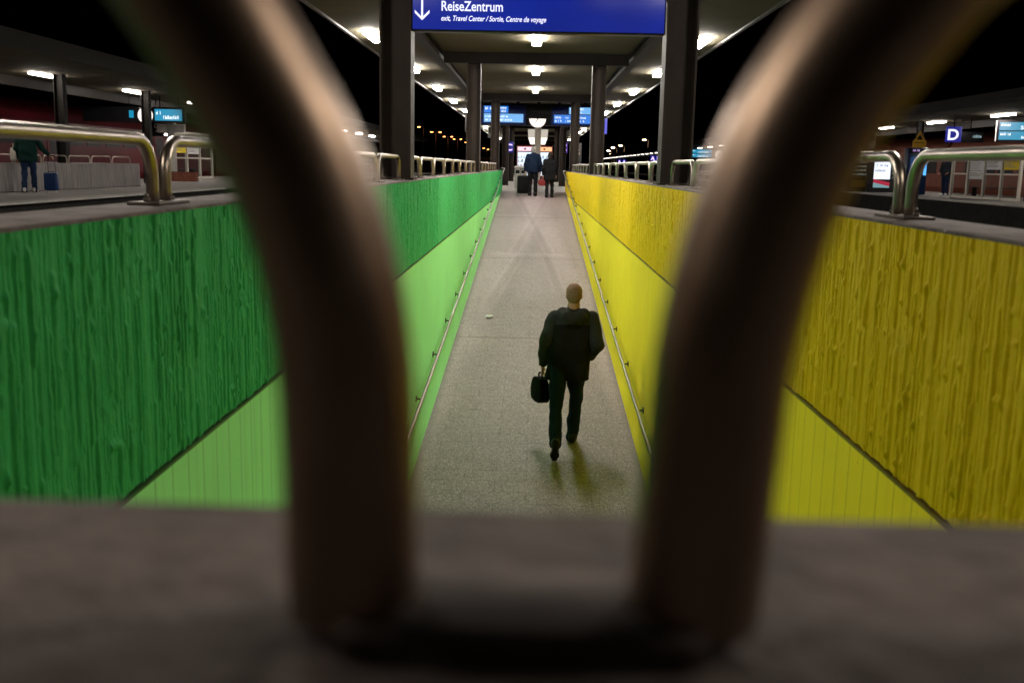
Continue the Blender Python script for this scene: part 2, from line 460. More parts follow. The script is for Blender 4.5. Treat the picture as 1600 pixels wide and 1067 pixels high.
def rough_band(parent, x, sgn, material, seed, y0, y1, z0, z1):
    ys = np.concatenate([np.arange(y0, 5.2, 0.0042), np.arange(5.2, 12, 0.011), np.arange(12, y1 - 0.02, 0.04), [y1]])
    zs = np.linspace(z0, z1, 84)
    Yg, Zg = np.meshgrid(ys, zs, indexing='ij')
    ed = rib_edges(seed, 40, 0.012, 0.027)
    wob = 0.004 * (vnoise(Zg * 3.1 + 9, Yg * 2.0, seed + 1) - 0.5) + 0.0022 * (vnoise(Zg * 16, Yg * 9, seed + 2) - 0.5)
    Yw = np.clip(Yg + wob, 0.001, 39.9)
    k = np.searchsorted(ed, Yw) - 1
    t = (Yw - ed[k]) / (ed[k + 1] - ed[k])
    rnd = np.random.default_rng(seed + 7).random(len(ed) + 2)
    ridge = 1 - np.abs(2 * t - 1) ** 3                                  # rounded flute between two narrow grooves
    base = 0.25 + 0.75 * rnd[k]
    seg = vnoise(k * 5.37 + 0.5, Zg * 7.0 + rnd[k] * 40, seed + 3)       # every flute is broken off in places
    seg2 = vnoise(k * 3.11 + 0.5, Zg * 24 + rnd[k] * 90, seed + 4)
    h = ridge * base * np.where(seg > 0.42, 1.0, 0.45) * (0.75 + 0.5 * seg2)
    h += 0.35 * (vnoise(Yg * 1.7, Zg * 1.6, seed + 5) - 0.5) + 0.18 * (vnoise(Yg * 60, Zg * 60, seed + 8) - 0.5)
    lump = vnoise(Yg * 26, Zg * 26, seed + 6)
    h += 0.8 * np.clip((lump - 0.86) * 8, 0, 1)
    d = 0.0125 * (h - 0.45)
    V = np.stack([x + sgn * d, Yg, Zg], -1).reshape(-1, 3)
    ny, nz = Yg.shape
    i = np.arange(ny - 1)[:, None] * nz + np.arange(nz - 1)[None, :]
    F = np.stack([i, i + nz, i + nz + 1, i + 1], -1).reshape(-1, 4)
    if sgn < 0: F = F[:, ::-1]
    me = bpy.data.meshes.new('textured_band')
    me.vertices.add(len(V)); me.vertices.foreach_set('co', V.ravel().astype(np.float32))
    me.loops.add(F.size); me.loops.foreach_set('vertex_index', F.ravel().astype(np.int32))
    me.polygons.add(len(F)); me.polygons.foreach_set('loop_start', np.arange(0, F.size, 4, dtype=np.int32))
    me.polygons.foreach_set('use_smooth', np.ones(len(F), bool))
    me.update(calc_edges=True); me.materials.append(material)
    o = bpy.data.objects.new('textured_band', me); COL.objects.link(o); o.parent = parent
    return o

CO = 0.745
WY1 = 36.8
def ramp_wall(x, sgn, label, mr, mp, seed, mtrim):
    """sgn = direction towards the ramp"""
    t = empty('ramp_wall', (x, 0.42, 0), label, 'wall')
    def B(a, b): return (min(x + sgn * a, x + sgn * b), max(x + sgn * a, x + sgn * b))
    def P(mb, name, m):
        o = mb.build(name, m, t); o.location = (-x, -0.42, 0); return o
    k = MB(); k.box(*B(-0.296, -0.024), 0.449, WY1 - 0.01, -1.3, CO - 0.032); P(k, 'core', M_CONC)
    k = MB(); k.bbox(*B(-0.30, -0.008), 0.447, WY1, CO - 0.03, CO, 0.006); P(k, 'coping', M_CONC)
    o = rough_band(t, x, sgn, mr, seed, 0.448, WY1 - 0.005, -0.046, CO - 0.010); o.location = (-x, -0.42, 0)
    k = MB(); k.box(*B(-0.015, 0.004), 0.448, WY1 - 0.02, -0.066, -0.055); P(k, 'trim_strip', mtrim)
    k = MB(); k.box(*B(-0.03, -0.004), PIT0, WY1 - 0.03, -3.6, -0.066); P(k, 'lower_panel', mp)
    return t
ramp_wall(XL, 1, 'green painted ramp wall with ribbed dark green band above pale green panels', M_GREEN_R, M_GREEN_P, 21, M_TRIM_G)
ramp_wall(XR, -1, 'yellow painted ramp wall with ribbed ochre band above bright yellow panels', M_YELL_R, M_YELL_P, 57, M_TRIM_Y)

w = MB()
w.bbox(XL - 0.30, XR + 0.30, 0.14, 0.4445, CO - 0.05, CO, 0.012)
w.box(XL - 0.296, XR + 0.296, 0.15, 0.434, -0.9, CO - 0.05)
tag(w.build('parapet_wall', mat('worn parapet concrete', (0.15, 0.122, 0.112), 0.85, 0, 0.5, 12, 0.8, 50)), 'grey concrete end parapet across the foot of the picture, under the nearest steel hoops', 'wall')

# --- tubular hoop railings
RT, ZB, ZT, RB = 0.0212, CO + 0.012, 0.963, 0.125
def hoop_path(p0, p1):
    a, b = Vector((*p0, 0)), Vector((*p1, 0)); d = (b - a).normalized()
    pts = [Vector((a.x, a.y, ZB - 0.004)), Vector((a.x, a.y, (ZB + ZT - RB) / 2))]
    for i in range(11):
        t = PI / 2 * i / 10
        pts.append(Vector((a.x, a.y, ZT - RB)) + d * (RB * (1 - math.cos(t))) + Vector((0, 0, RB * math.sin(t))))
    mid = [a + d * ((b - a).length * f) for f in (0.35, 0.5, 0.65)]
    pts += [Vector((q.x, q.y, ZT)) for q in mid]
    for i in range(11):
        t = PI / 2 * (1 - i / 10)
        pts.append(Vector((b.x, b.y, ZT - RB)) - d * (RB * (1 - math.cos(t))) + Vector((0, 0, RB * math.sin(t))))
    pts += [Vector((b.x, b.y, (ZB + ZT - RB) / 2)), Vector((b.x, b.y, ZB - 0.004))]
    return pts

def railing(label, origin, spans, plates, axis, seg=14, tube_r=RT, m=None):
    """spans: (start, end) leg centres along the axis; plates: (centre, half length)"""
    t = empty('hoop_railing', (origin[0], origin[1], 0), label, 'railing')
    P = (lambda s: (origin[0], s)) if axis == 'y' else (lambda s: (s, origin[1]))
    for s0, s1 in spans:
        k = MB(); k.tube(hoop_path(P(s0), P(s1)), tube_r, seg)
        o = k.build('hoop', m or M_STEEL, t); o.location = (-origin[0], -origin[1], 0)
    for s, hl in plates:
        k = MB(); c = P(s)
        hx, hy = (0.055, hl) if axis == 'y' else (hl, 0.027)
        k.bbox(c[0] - hx, c[0] + hx, c[1] - hy, c[1] + hy, CO + 0.0005, ZB, 0.003)
        o = k.build('base_plate', mat('near plate', (0.17, 0.14, 0.128), 0.85, 0, 0.5, 14) if m else M_PLATE, t); o.location = (-origin[0], -origin[1], 0)
        for q in ((-1, 1) if not (axis == 'x' and s == 0.0) else ()):
            bx, by = (c[0], c[1] + q * (hl - 0.035)) if axis == 'y' else (c[0] + q * (hl - 0.035), c[1])
            b = MB(); b.cyl((bx, by, ZB - 0.001), (bx, by, ZB + 0.012), 0.012, 6); b.cyl((bx, by, ZB + 0.011), (bx, by, ZB + 0.026), 0.007, 8)
            bo = b.build('bolt', M_PLATE, o)
    return t

COLY = [9.9, 22.3, 34.7]
def side_layout(near):
    sup = [(p_, 0.06) for p_ in near] + [(9.9, 0.235)]
    for i in range(1, 8): sup.append((9.9 + 1.55 * i, 0.06))
    sup.append((22.3, 0.235))
    for i in range(1, 8): sup.append((22.3 + 1.55 * i, 0.06))
    sup.append((34.7, 0.235))
    spans, plates = [], []
    prev = 0.52
    for c, h in sup:
        spans.append((prev, c - h)); prev = c + h
        if h < 0.1: plates.append((c, 0.15))
        else: plates += [(c - h - 0.02, 0.06), (c + h + 0.02, 0.06)]
    spans.append((prev, 36.6)); plates += [(0.52, 0.06), (36.6, 0.06)]
    return spans, plates
sp, pl = side_layout([1.80, 3.46, 5.08, 6.70, 8.30])
railing('row of steel tube hoops bolted along the top of the green wall', (XL - 0.155, 0.5), sp, pl, 'y')
sp, pl = side_layout([1.86, 3.61, 5.18, 6.75, 8.35])
railing('row of steel tube hoops bolted along the top of the yellow wall', (XR + 0.155, 0.5), sp, pl, 'y')
near = empty('hoop_railing', (0, 0.316, 0), 'two big blurred steel tube hoops nearest the camera on the grey end parapet', 'railing')
def catmull(P, n=6):
    out = []
    for i in range(len(P) - 1):
        p0, p1, p2, p3 = P[max(i - 1, 0)], P[i], P[i + 1], P[min(i + 2, len(P) - 1)]
        for k in range(n):
            t = k / n
            out.append(0.5 * ((2 * p1) + (p2 - p0) * t + (2 * p0 - 5 * p1 + 4 * p2 - p3) * t * t + (3 * p1 - p0 - 3 * p2 + p3) * t ** 3))
    return out + [P[-1]]
for prof, xe in ((HOOP_L, -1.16), (HOOP_R, 1.19)):
    s_ = -1 if xe < 0 else 1
    P = [Vector((prof[0][0] - 0.001 * s_, 0, ZB - 0.004))] + [Vector((x, 0, z)) for x, z in prof]
    d = (P[-1] - P[-2]).normalized(); a0 = math.atan2(d.z, d.x * s_); rr = 0.105   # carry the bend on until the bar is level
    c = P[-1] + Vector((math.sin(a0) * s_, 0, -math.cos(a0))) * rr
    for i in range(1, 6):
        a = a0 * (1 - i / 5)
        P.append(c + Vector((-math.sin(a) * s_, 0, math.cos(a))) * rr)
    zt = P[-1].z
    P += [Vector((P[-1].x * 0.6 + xe * 0.4, 0, zt)), Vector((xe - s_ * 0.16, 0, zt))]
    for i in range(1, 8):
        a = PI / 2 * (1 - i / 7)
        P.append(Vector((xe - s_ * RB + s_ * RB * math.cos(a), 0, zt - RB + RB * math.sin(a))))
    P += [Vector((xe, 0, (ZB + zt - RB) / 2)), Vector((xe, 0, ZB - 0.004))]
    k = MB(); k.tube(catmull(P), 0.0222, 44); k.build('hoop', M_STEEL2, near)
M_PLATE_NEAR = mat('near plate', (0.17, 0.14, 0.128), 0.85, 0, 0.5, 14)  # plate colour lightened to soften the shadow between the hoop feet
for x, hx in ((-0.0005, 0.058), (-1.16, 0.06), (1.19, 0.06)):
    k = MB(); k.bbox(x - hx, x + hx, -0.027, 0.027, CO + 0.0005, ZB, 0.003); k.build('base_plate', M_PLATE_NEAR, near)

# --- handrails along the ramp
def handrail(x, sgn, off, label, y0):
    t = empty('handrail', (x, y0, fz(y0)), label, 'handrail')
    xr = x + sgn * 0.075
    pts = [(xr, yy, -2.12 + SL * (yy - 10) + off) for yy in np.linspace(2.0, 36.9, 24)]
    e0 = Vector(pts[-1])
    for a in np.linspace(0.2, 1.0, 6):
        ang = a * PI / 2
        pts.append((xr - sgn * 0.06 * (1 - math.cos(ang)), e0.y + 0.16 * math.sin(ang), e0.z + 0.012 * math.sin(ang)))
    pts.append((xr - sgn * 0.12, e0.y + 0.16, e0.z + 0.012))
    k = MB(); k.tube(pts, 0.0185, 14)
    o = k.build('rail', M_RAIL, t); o.location = (-x, -y0, -fz(y0))
    yy = 4.74
    while yy < 36.5:
        z = -2.12 + SL * (yy - 10) + off
        b = MB()
        b.cyl((x - sgn * 0.006, yy, z - 0.045), (x + sgn * 0.006, yy, z - 0.045), 0.034, 14)
        b.tube([(x, yy, z - 0.045), (x + sgn * 0.045, yy, z - 0.047), (x + sgn * 0.068, yy, z - 0.036), (x + sgn * 0.075, yy, z - 0.012)], 0.009, 8)
        b.box(min(xr - 0.014, xr + 0.014), xr + 0.014, yy - 0.03, yy + 0.03, z - 0.022, z - 0.015)
        bo = b.build('bracket', M_BRKT, t); bo.location = (-x, -y0, -fz(y0))
        yy += 1.71
    return t
handrail(XL, 1, 0.72, 'round steel handrail on dark brackets along the pale green panels', 9.0)
handrail(XR, -1, 0.66, 'round steel handrail on dark brackets along the yellow panels', 9.0)

# --- canopy over the ramp
ZS = 3.30
cn = empty('canopy', (0, 36, ZS), 'long station canopy with ribbed soffit and dark beams over the ramp', 'canopy')
def C(mb, name, m):
    o = mb.build(name, m, cn); o.location = (0, -36, -ZS); return o
k = MB(); k.box(-3.5, 3.5, -3, 118, ZS, ZS + 0.10); C(k, 'soffit', M_SOFFIT)
for s in (-1, 1):
    k = MB(); k.box(s * 3.53 - 0.028, s * 3.53 + 0.028, -3, 118, ZS - 0.035, ZS + 0.20); C(k, 'fascia', mat('fascia sheet', (0.06, 0.055, 0.05), 0.5, 0.0))
    k = MB()
    k.box(s * 2.1 - 0.10, s * 2.1 + 0.10, -2.9, 117.9, ZS - 0.20, ZS - 0.188)
    k.box(s * 2.1 - 0.012, s * 2.1 + 0.012, -2.9, 117.9, ZS - 0.188, ZS - 0.014)
    k.box(s * 2.1 - 0.10, s * 2.1 + 0.10, -2.9, 117.9, ZS - 0.014, ZS - 0.002)
    C(k, 'long_beam', M_BEAM)
CB = COLY + [47.1, 59.5, 71.9, 84.3, 96.7, 109.1]
for y in CB + [-2.5]:
    k = MB(); k.box(-1.995, 1.995, y - 0.09, y + 0.09, ZS - 0.235, ZS - 0.003); C(k, 'cross_beam', M_BEAM)

ORD = ['first', 'second', 'third', 'fourth', 'fifth', 'sixth', 'seventh', 'eighth', 'ninth', 'tenth', 'eleventh', 'twelfth']
def h_column(x, y, z0, label, w=0.30):
    k = MB(); h = w / 2
    for s in (-1, 1): k.box(x + s * h - (0.018 if s > 0 else 0), x + s * h + (0.018 if s < 0 else 0), y - h, y + h, z0 + 0.02, ZS - 0.236)
    k.box(x - h + 0.018, x + h - 0.018, y - 0.007, y + 0.007, z0 + 0.02, ZS - 0.236)
    k.box(x - h - 0.03, x + h + 0.03, y - h - 0.03, y + h + 0.03, z0, z0 + 0.02)
    k.box(x - h - 0.02, x + h + 0.02, y - h - 0.02, y + h + 0.02, ZS - 0.2365, ZS - 0.2352)
    return tag(k.build('steel_column', M_COLUMN), label, 'column', 'brown steel columns carrying the ramp canopy')
for i, y in enumerate(CB):
    for s, nm in ((-1, 'left'), (1, 'right')):
        on = y < 36
        x = (XL - 0.20 if s < 0 else XR + 0.20) if on else s * 1.33
        if i == 0: lb = 'tall brown steel column at the %s end of the blue hanging sign, nearest to the camera' % nm
        elif on: lb = '%s brown steel column from the camera on top of the %s wall' % (ORD[i], 'green' if s < 0 else 'yellow')
        elif i < 5: lb = 'far brown steel column, %s in the %s line beyond the ramp top' % (ORD[i - 3], nm)
        else: continue
        h_column(x, y, CO if on else 0.0, lb)

# --- luminaires
def lamp_proto(name, m, label, cat, group, loc, L=1.35, W=0.17, H=0.085):
    t = empty(name, loc, label, cat, group)
    k = MB()
    k.bbox(-W / 2 - 0.012, W / 2 + 0.012, -L / 2 - 0.02, L / 2 + 0.02, -H + 0.066, -0.001, 0.006)
    k.build('housing', M_GREY, t)
    k = MB(); k.bbox(-W / 2, W / 2, -L / 2 + 0.013, L / 2 - 0.013, -H, -H + 0.0655, 0.018)
    k.build('diffuser', m, t)
    return t
LY = [1.0] + [6.8 + 6.35 * i for i in range(14)]
LROW = [(-3.1, 'left'), (0.0, 'middle'), (3.1, 'right')]
def dim_lamp(o):                                   # unseen nearest pair, output lowered to keep the near ledge and walls dim
    for ch in o.children:
        if ch.name.startswith('diffuser'):
            ch.data = ch.data.copy(); ch.data.materials[0] = M_TUBE_DIM
pr = None
for x, nm in LROW:
    for i, y in enumerate(LY[2:6] if x == 0.0 else LY):
        vis = [q for q in LY if q > 15]
        if y > 15: lb = '%s visible lit lamp from the camera in the %s row under the ramp canopy' % (ORD[vis.index(y)], nm)
        else: lb = 'unseen lit lamp about %d metres ahead in the %s canopy row' % (round(y), nm)
        if pr is None: pr = o = lamp_proto('ceiling_lamp', M_TUBE, lb, 'ceiling lamp', 'lit lamps under the ramp canopy', (x, y, ZS))
        else:
            o = copy_tree(pr); o.location = (x, y, ZS); o['label'] = lb
            if y < 2: dim_lamp(o)
dim_lamp([c for c in S.objects if c.name == 'ceiling_lamp'][0])
SLAMPS = [((-29.26, 268.0), 10.43, False), ((-29.16, 300.0), 10.19, True), ((-28.96, 340.0), 10.03, True), ((-28.38, 375.0), 10.12, True), ((-25.77, 400.0), 9.56, False), ((-20.15, 430.0), 7.96, False), ((-19.42, 455.0), 7.87, True)]
RLAMPS = [(33.62, 300.0, 9.17), (29.28, 330.0, 8.02), (27.59, 340.0, 7.55), (26.87, 350.0, 6.63), (28.55, 360.0, 5.70)]
# ------------------------------------------------------------------ people (distance-field bodies meshed as one surface each)
def surface_nets(V, o, h):
    sx, sy, sz = V.shape
    neg = V < 0
    c = np.zeros((sx - 1, sy - 1, sz - 1), np.int8)
    corners = [(i, j, k) for i in (0, 1) for j in (0, 1) for k in (0, 1)]
    sl = lambda i, j, k: (slice(i, sx - 1 + i), slice(j, sy - 1 + j), slice(k, sz - 1 + k))
    for q in corners: c += neg[sl(*q)]
    act = (c > 0) & (c < 8)
    idx = -np.ones(c.shape, np.int32)
    ii = np.argwhere(act); idx[act] = np.arange(len(ii))
    P = np.zeros((len(ii), 3)); cnt = np.zeros(len(ii))
    for a in corners:
        for ax in range(3):
            if a[ax]: continue
            b = list(a); b[ax] = 1
            va = V[ii[:, 0] + a[0], ii[:, 1] + a[1], ii[:, 2] + a[2]]; vb = V[ii[:, 0] + b[0], ii[:, 1] + b[1], ii[:, 2] + b[2]]
            m = (va < 0) != (vb < 0)
            t = np.where(m, va / np.where(m, va - vb, 1), 0)
            pt = np.array(a, float)[None] + np.zeros((len(ii), 3)); pt[:, ax] = t
            P += pt * m[:, None]; cnt += m
    P = (ii + P / np.maximum(cnt, 1)[:, None]) * h + np.array(o)
    F = []
    for ax in range(3):
        u, v = (ax + 1) % 3, (ax + 2) % 3
        A = neg[tuple(slice(0, -1) if d == ax else slice(1, -1) for d in range(3))]
        B = neg[tuple(slice(1, None) if d == ax else slice(1, -1) for d in range(3))]
        for sgn, M in ((0, A & ~B), (1, ~A & B)):
            q = np.argwhere(M)
            if not len(q): continue
            g_ = q.copy(); g_[:, u] += 1; g_[:, v] += 1
            def I(du, dv):
                k = g_.copy(); k[:, u] += du; k[:, v] += dv
                return idx[k[:, 0], k[:, 1], k[:, 2]]
            f = np.stack([I(-1, -1), I(0, -1), I(0, 0), I(-1, 0)], 1)
            F.append(f[:, ::-1] if sgn else f)
    F = np.concatenate(F)
    return P, F[(F >= 0).all(1)]

class SDF:
    def __init__(s): s.p = []
    def rc(s, a, b, r1, r2=None, k=0.02, op='u'): s.p.append(('c', np.array(a, float), np.array(b, float), r1, r1 if r2 is None else r2, k, op)); return s
    def el(s, c, r, k=0.02, op='u', tilt=0.0): s.p.append(('e', np.array(c, float), np.array(r, float), tilt, 0, k, op)); return s
    def chain(s, pts, rs, k=0.02):
        for i in range(len(pts) - 1): s.rc(pts[i], pts[i + 1], rs[i], rs[i + 1], k)
        return s
    def mesh(s, h, cuts=(), wr=0.0, wf=14.0, seed=0.0):
        lo, hi = np.full(3, 9.0), np.full(3, -9.0)
        bbs = []
        for q in s.p:
            if q[0] == 'c': r = max(q[3], q[4]); a = np.minimum(q[1], q[2]) - r; b = np.maximum(q[1], q[2]) + r
            else: r = q[2].max() if q[3] else q[2]; a = q[1] - r; b = q[1] + r
            bbs.append((a, b))
            if q[6] == 'u': lo = np.minimum(lo, a); hi = np.maximum(hi, b)
        lo -= 3 * h; hi += 3 * h
        n = np.ceil((hi - lo) / h).astype(int) + 1
        V = np.full(n, 0.2, np.float32)
        for q, (a, b) in zip(s.p, bbs):
            k = q[5]; m = k + 2.5 * h + wr
            i0 = np.maximum(((a - m - lo) / h).astype(int), 0); i1 = np.minimum(((b + m - lo) / h).astype(int) + 2, n)
            ax = [np.arange(i0[d], i1[d]) * h + lo[d] for d in range(3)]
            X, Y, Z = (t.astype(np.float32) for t in np.meshgrid(*ax, indexing='ij', sparse=True))
            if q[0] == 'c':
                ab = q[2] - q[1]; L2 = max(1e-9, ab @ ab)
                t = np.clip(((X - q[1][0]) * ab[0] + (Y - q[1][1]) * ab[1] + (Z - q[1][2]) * ab[2]) / L2, 0, 1)
                d = np.sqrt((X - q[1][0] - t * ab[0]) ** 2 + (Y - q[1][1] - t * ab[1]) ** 2 + (Z - q[1][2] - t * ab[2]) ** 2) - (q[3] + (q[4] - q[3]) * t)
            else:
                x, y, z = X - q[1][0], Y - q[1][1], Z - q[1][2]
                if q[3]:
                    ca, sa = math.cos(q[3]), math.sin(q[3]); y, z = y * ca + z * sa, -y * sa + z * ca
                r = q[2]
                k0 = np.sqrt((x / r[0]) ** 2 + (y / r[1]) ** 2 + (z / r[2]) ** 2)
                k1 = np.sqrt((x / r[0] ** 2) ** 2 + (y / r[1] ** 2) ** 2 + (z / r[2] ** 2) ** 2) + 1e-9
                d = k0 * (k0 - 1) / k1
            sub = V[i0[0]:i1[0], i0[1]:i1[1], i0[2]:i1[2]]
            if q[6] == 'u':
                hh = np.clip(0.5 + 0.5 * (sub - d) / k, 0, 1)
                V[i0[0]:i1[0], i0[1]:i1[1], i0[2]:i1[2]] = sub * (1 - hh) + d * hh - k * hh * (1 - hh)
            else:
                hh = np.clip(0.5 - 0.5 * (sub + d) / k, 0, 1)
                V[i0[0]:i1[0], i0[1]:i1[1], i0[2]:i1[2]] = sub * (1 - hh) - d * hh + k * hh * (1 - hh)
        ax = [np.arange(n[d]) * h + lo[d] for d in range(3)]
        X, Y, Z = np.meshgrid(*ax, indexing='ij', sparse=True)
        if wr:
            w = np.sin(wf * 1.9 * Z + 3 * np.sin(wf * 0.45 * X + seed) + 2.2 * np.sin(wf * 0.5 * Y + 1.7 * seed + 2 * Z)) * 0.6
            w = w + np.sin(wf * (0.8 * X + 0.9 * Z - 0.4 * Y) + 2 * np.sin(wf * 0.3 * Z + seed * 2)) * 0.4
            V = V + (wr * w).astype(np.float32)
        for (nx, ny, nz), dd in cuts:                       # keep n.p < d
            V = np.maximum(V, (nx * X + ny * Y + nz * Z - dd).astype(np.float32))
        return surface_nets(V, lo, h)

def sdf_obj(name, sd, h, m, parent=None, **kw):
    P, F = sd.mesh(h, **kw)
    me = bpy.data.meshes.new(name); me.from_pydata(P.tolist(), [], F.tolist())
    ms = m if isinstance(m, (list, tuple)) else [m]
    for q in ms: me.materials.append(q)
    me.polygons.foreach_set('use_smooth', [True] * len(me.polygons)); me.update()
    o = bpy.data.objects.new(name, me); COL.objects.link(o)
    if parent: o.parent = parent
    return o

def cloth(name, col, rough=0.85, var=0.2):
    return mat(name, col, rough, 0, var, 9, 0.35, 160, (1, 1, 1), 0, 5, 0.06)
M_SKIN = mat('skin', (0.42, 0.22, 0.145), 0.5, 0, 0.12, 22, 0.1, 120)
M_EYE = mat('eye white', (0.7, 0.68, 0.65), 0.2)
M_SOLE = mat('shoe leather', (0.018, 0.016, 0.015), 0.45, 0, 0.2, 20)

def hand(sd, wr, d, curl, side, s=1.0, grip=0.6, k=0.006):
    """wrist, pointing direction, curl direction, thumb side; five separate tapering fingers"""
    wr, d, curl, side = (np.array(q, float) for q in (wr, d, curl, side))
    d /= np.linalg.norm(d); side /= np.linalg.norm(side); curl /= np.linalg.norm(curl)
    for q in (-0.024, -0.008, 0.008, 0.024):
        sd.rc(wr + side * q * 0.7 * s, wr + d * 0.085 * s + side * q * 1.15 * s, 0.016 * s, 0.0135 * s, 0.012)
    for i, (off, ln) in enumerate(((0.031, 0.072), (0.0105, 0.08), (-0.0105, 0.075), (-0.031, 0.058))):
        p = wr + d * (0.088 - 0.006 * abs(i - 1.2)) * s + side * off * s
        a = 0.15
        for sg, f in enumerate((0.45, 0.32, 0.27)):
            a += grip * (0.75, 1.05, 0.9)[sg]
            q = p + (d * math.cos(a) + curl * math.sin(a)) * ln * f * s
            sd.rc(p, q, (0.0095 - sg * 0.0008) * s, (0.0089 - sg * 0.001) * s, k); p = q
    p = wr + d * 0.03 * s + side * 0.03 * s
    q = p + (d * 0.6 + side * 0.62 + curl * 0.5) * 0.042 * s; e2 = q + (d * 0.75 + curl * (0.3 + grip)) / np.linalg.norm(d * 0.75 + curl * (0.3 + grip)) * 0.036 * s
    sd.rc(p, q, 0.0125 * s, 0.0105 * s, k); sd.rc(q, e2, 0.0103 * s, 0.0085 * s, k)

def person(label, loc, rz, J, col, h=0.012, s=1.0, bulk=1.0, hem=0.80, hair=None, hood=False, yaw=0.0, hands=(None, None), group=None, long_hair=False, bald=0.0):
    """J: joints in metres, x right, y forward, z up; col: jacket, sleeve, trousers, hair materials"""
    A = {k: np.array(v, float) for k, v in J.items()}
    hc = A['head']; nb = (A['shL'] + A['shR']) / 2
    ca, sa = math.cos(yaw), math.sin(yaw)
    def H(x, y, z): return hc + np.array([x * ca - y * sa, x * sa + y * ca, z]) * s
    b = SDF()
    b.el(H(0, -0.012, 0.035), (0.078 * s, 0.096 * s, 0.088 * s)); b.el(H(0, 0.022, -0.035), (0.060 * s, 0.070 * s, 0.082 * s), 0.03)
    b.rc(H(0, 0.052, -0.098), H(0, 0.045, -0.085), 0.026 * s, 0.03 * s, 0.03)
    b.rc(H(0, 0.092, 0.012), H(0, 0.112, -0.032), 0.009 * s, 0.0135 * s, 0.012)              # nose
    for q in (-1, 1):
        b.el(H(q * 0.030, 0.084, 0.012), (0.017 * s, 0.014 * s, 0.012 * s), 0.008, 's')       # eye sockets
        b.rc(H(q * 0.012, 0.088, 0.028), H(q * 0.045, 0.074, 0.028), 0.008 * s, 0.007 * s, 0.012)
        b.el(H(q * 0.079, -0.008, -0.005), (0.010 * s, 0.020 * s, 0.033 * s), 0.006)          # ears
    b.rc(H(-0.02, 0.093, -0.062), H(0.02, 0.093, -0.062), 0.007 * s, 0.007 * s, 0.006)
    b.rc(H(-0.02, 0.101, -0.064), H(0.02, 0.101, -0.064), 0.0025 * s, 0.0025 * s, 0.004, 's')  # mouth
    b.rc(H(0, -0.015, -0.04), nb + np.array([0, 0, -0.02]), 0.058 * s, 0.062 * s, 0.03)
    pel = (A['hipL'] + A['hipR']) / 2
    chest = nb * 0.72 + pel * 0.28
    b.rc(nb + [-0.09 * s, 0, -0.05], nb + [0.09 * s, 0, -0.05], 0.07 * s, 0.07 * s, 0.04); b.rc(chest, pel, 0.075 * s, 0.075 * s, 0.05)
    b.rc(A['hipL'], A['hipR'], 0.075 * s, 0.075 * s, 0.04)
    for q in 'LR':
        b.chain([A['sh' + q], A['el' + q], A['wr' + q]], [0.05 * s, 0.038 * s, 0.026 * s])
        b.chain([A['hip' + q], A['kn' + q], A['an' + q]], [0.065 * s, 0.045 * s, 0.034 * s]); b.rc(A['an' + q], A['to' + q], 0.034 * s, 0.02 * s)
        hd = hands[0 if q == 'L' else 1]
        if hd: hand(b, A['wr' + q] + np.array(hd[0]) * 0.012, *hd[:3], s * 1.02, hd[3] if len(hd) > 3 else 0.5)
    o = sdf_obj('person', b, h if h > 0.008 else 0.0062, M_SKIN)
    o.location = loc; o.rotation_euler = (0, 0, rz); tag(o, label, 'person', group)
    for q in (-1, 1):
        k = MB(); c = H(q * 0.030, 0.079, 0.012); k.sphere(c, 0.0125 * s, 10); k.build('eye', M_EYE, o)
    # jacket
    j = SDF(); w = 0.10 * s
    low = pel + np.array([0, 0, -0.02]); low[2] = hem - 0.06
    mid = chest * 0.45 + pel * 0.55
    for q in (-1, 1):
        j.rc(nb + [q * w * 0.95, -0.005, -0.11], mid + [q * w * 0.85, 0, 0], 0.122 * s * bulk, 0.122 * s * bulk, 0.07)
        j.rc(mid + [q * w * 0.85, 0, 0], low + [q * w * 0.95, 0, 0], 0.122 * s * bulk, 0.128 * s * bulk, 0.07)
    j.rc(A['shL'] * 0.86 + nb * 0.14, A['shR'] * 0.86 + nb * 0.14, 0.064 * s * bulk, 0.064 * s * bulk, 0.07)
    j.rc(nb + [-0.05 * s, 0, 0.02], nb + [0.05 * s, 0, 0.02], 0.062 * s, 0.062 * s, 0.05)
    j.rc(nb + [0, 0, 0.0], hc + [0, -0.01, -0.105 * s], 0.075 * s, 0.068 * s, 0.04)
    if hood:
        for q in (-1, 1): j.chain([nb + [0, -0.125, 0.005], nb + [q * 0.07, -0.10, 0.025], nb + [q * 0.108, -0.03, 0.06], nb + [q * 0.07, 0.06, 0.05]], [0.060, 0.064, 0.054, 0.044], 0.022)
        j.rc(nb + [-0.06, -0.125, -0.045], nb + [0.06, -0.125, -0.045], 0.034, 0.034, 0.02)
        j.rc(nb + [-0.05, -0.17, 0.012], nb + [0.05, -0.17, 0.012], 0.008, 0.008, 0.012, 's')
    jo = sdf_obj('jacket', j, h, col[0], o, cuts=(((0, 0, -1), -hem), ((0, 0, 1), hc[2] - 0.066 * s)), wr=0.008 * s, wf=13, seed=loc[0] * 3)
    for q in 'LR':
        v = SDF(); d = A['wr' + q] - A['el' + q]; d /= np.linalg.norm(d)
        v.chain([A['sh' + q] + [0, 0, -0.005], A['el' + q], A['wr' + q]], [0.076 * s * bulk, 0.063 * s * bulk, 0.047 * s * bulk], 0.03)
        e = A['wr' + q] + d * 0.004
        sdf_obj('sleeve', v, h, col[1], jo, cuts=((tuple(d), float(d @ e)),), wr=0.008 * s, wf=17, seed=ord(q))
    # trousers, one surface
    t = SDF(); t.rc(A['hipL'] + [0, 0, 0.04], A['hipR'] + [0, 0, 0.04], 0.105 * s, 0.105 * s, 0.05)
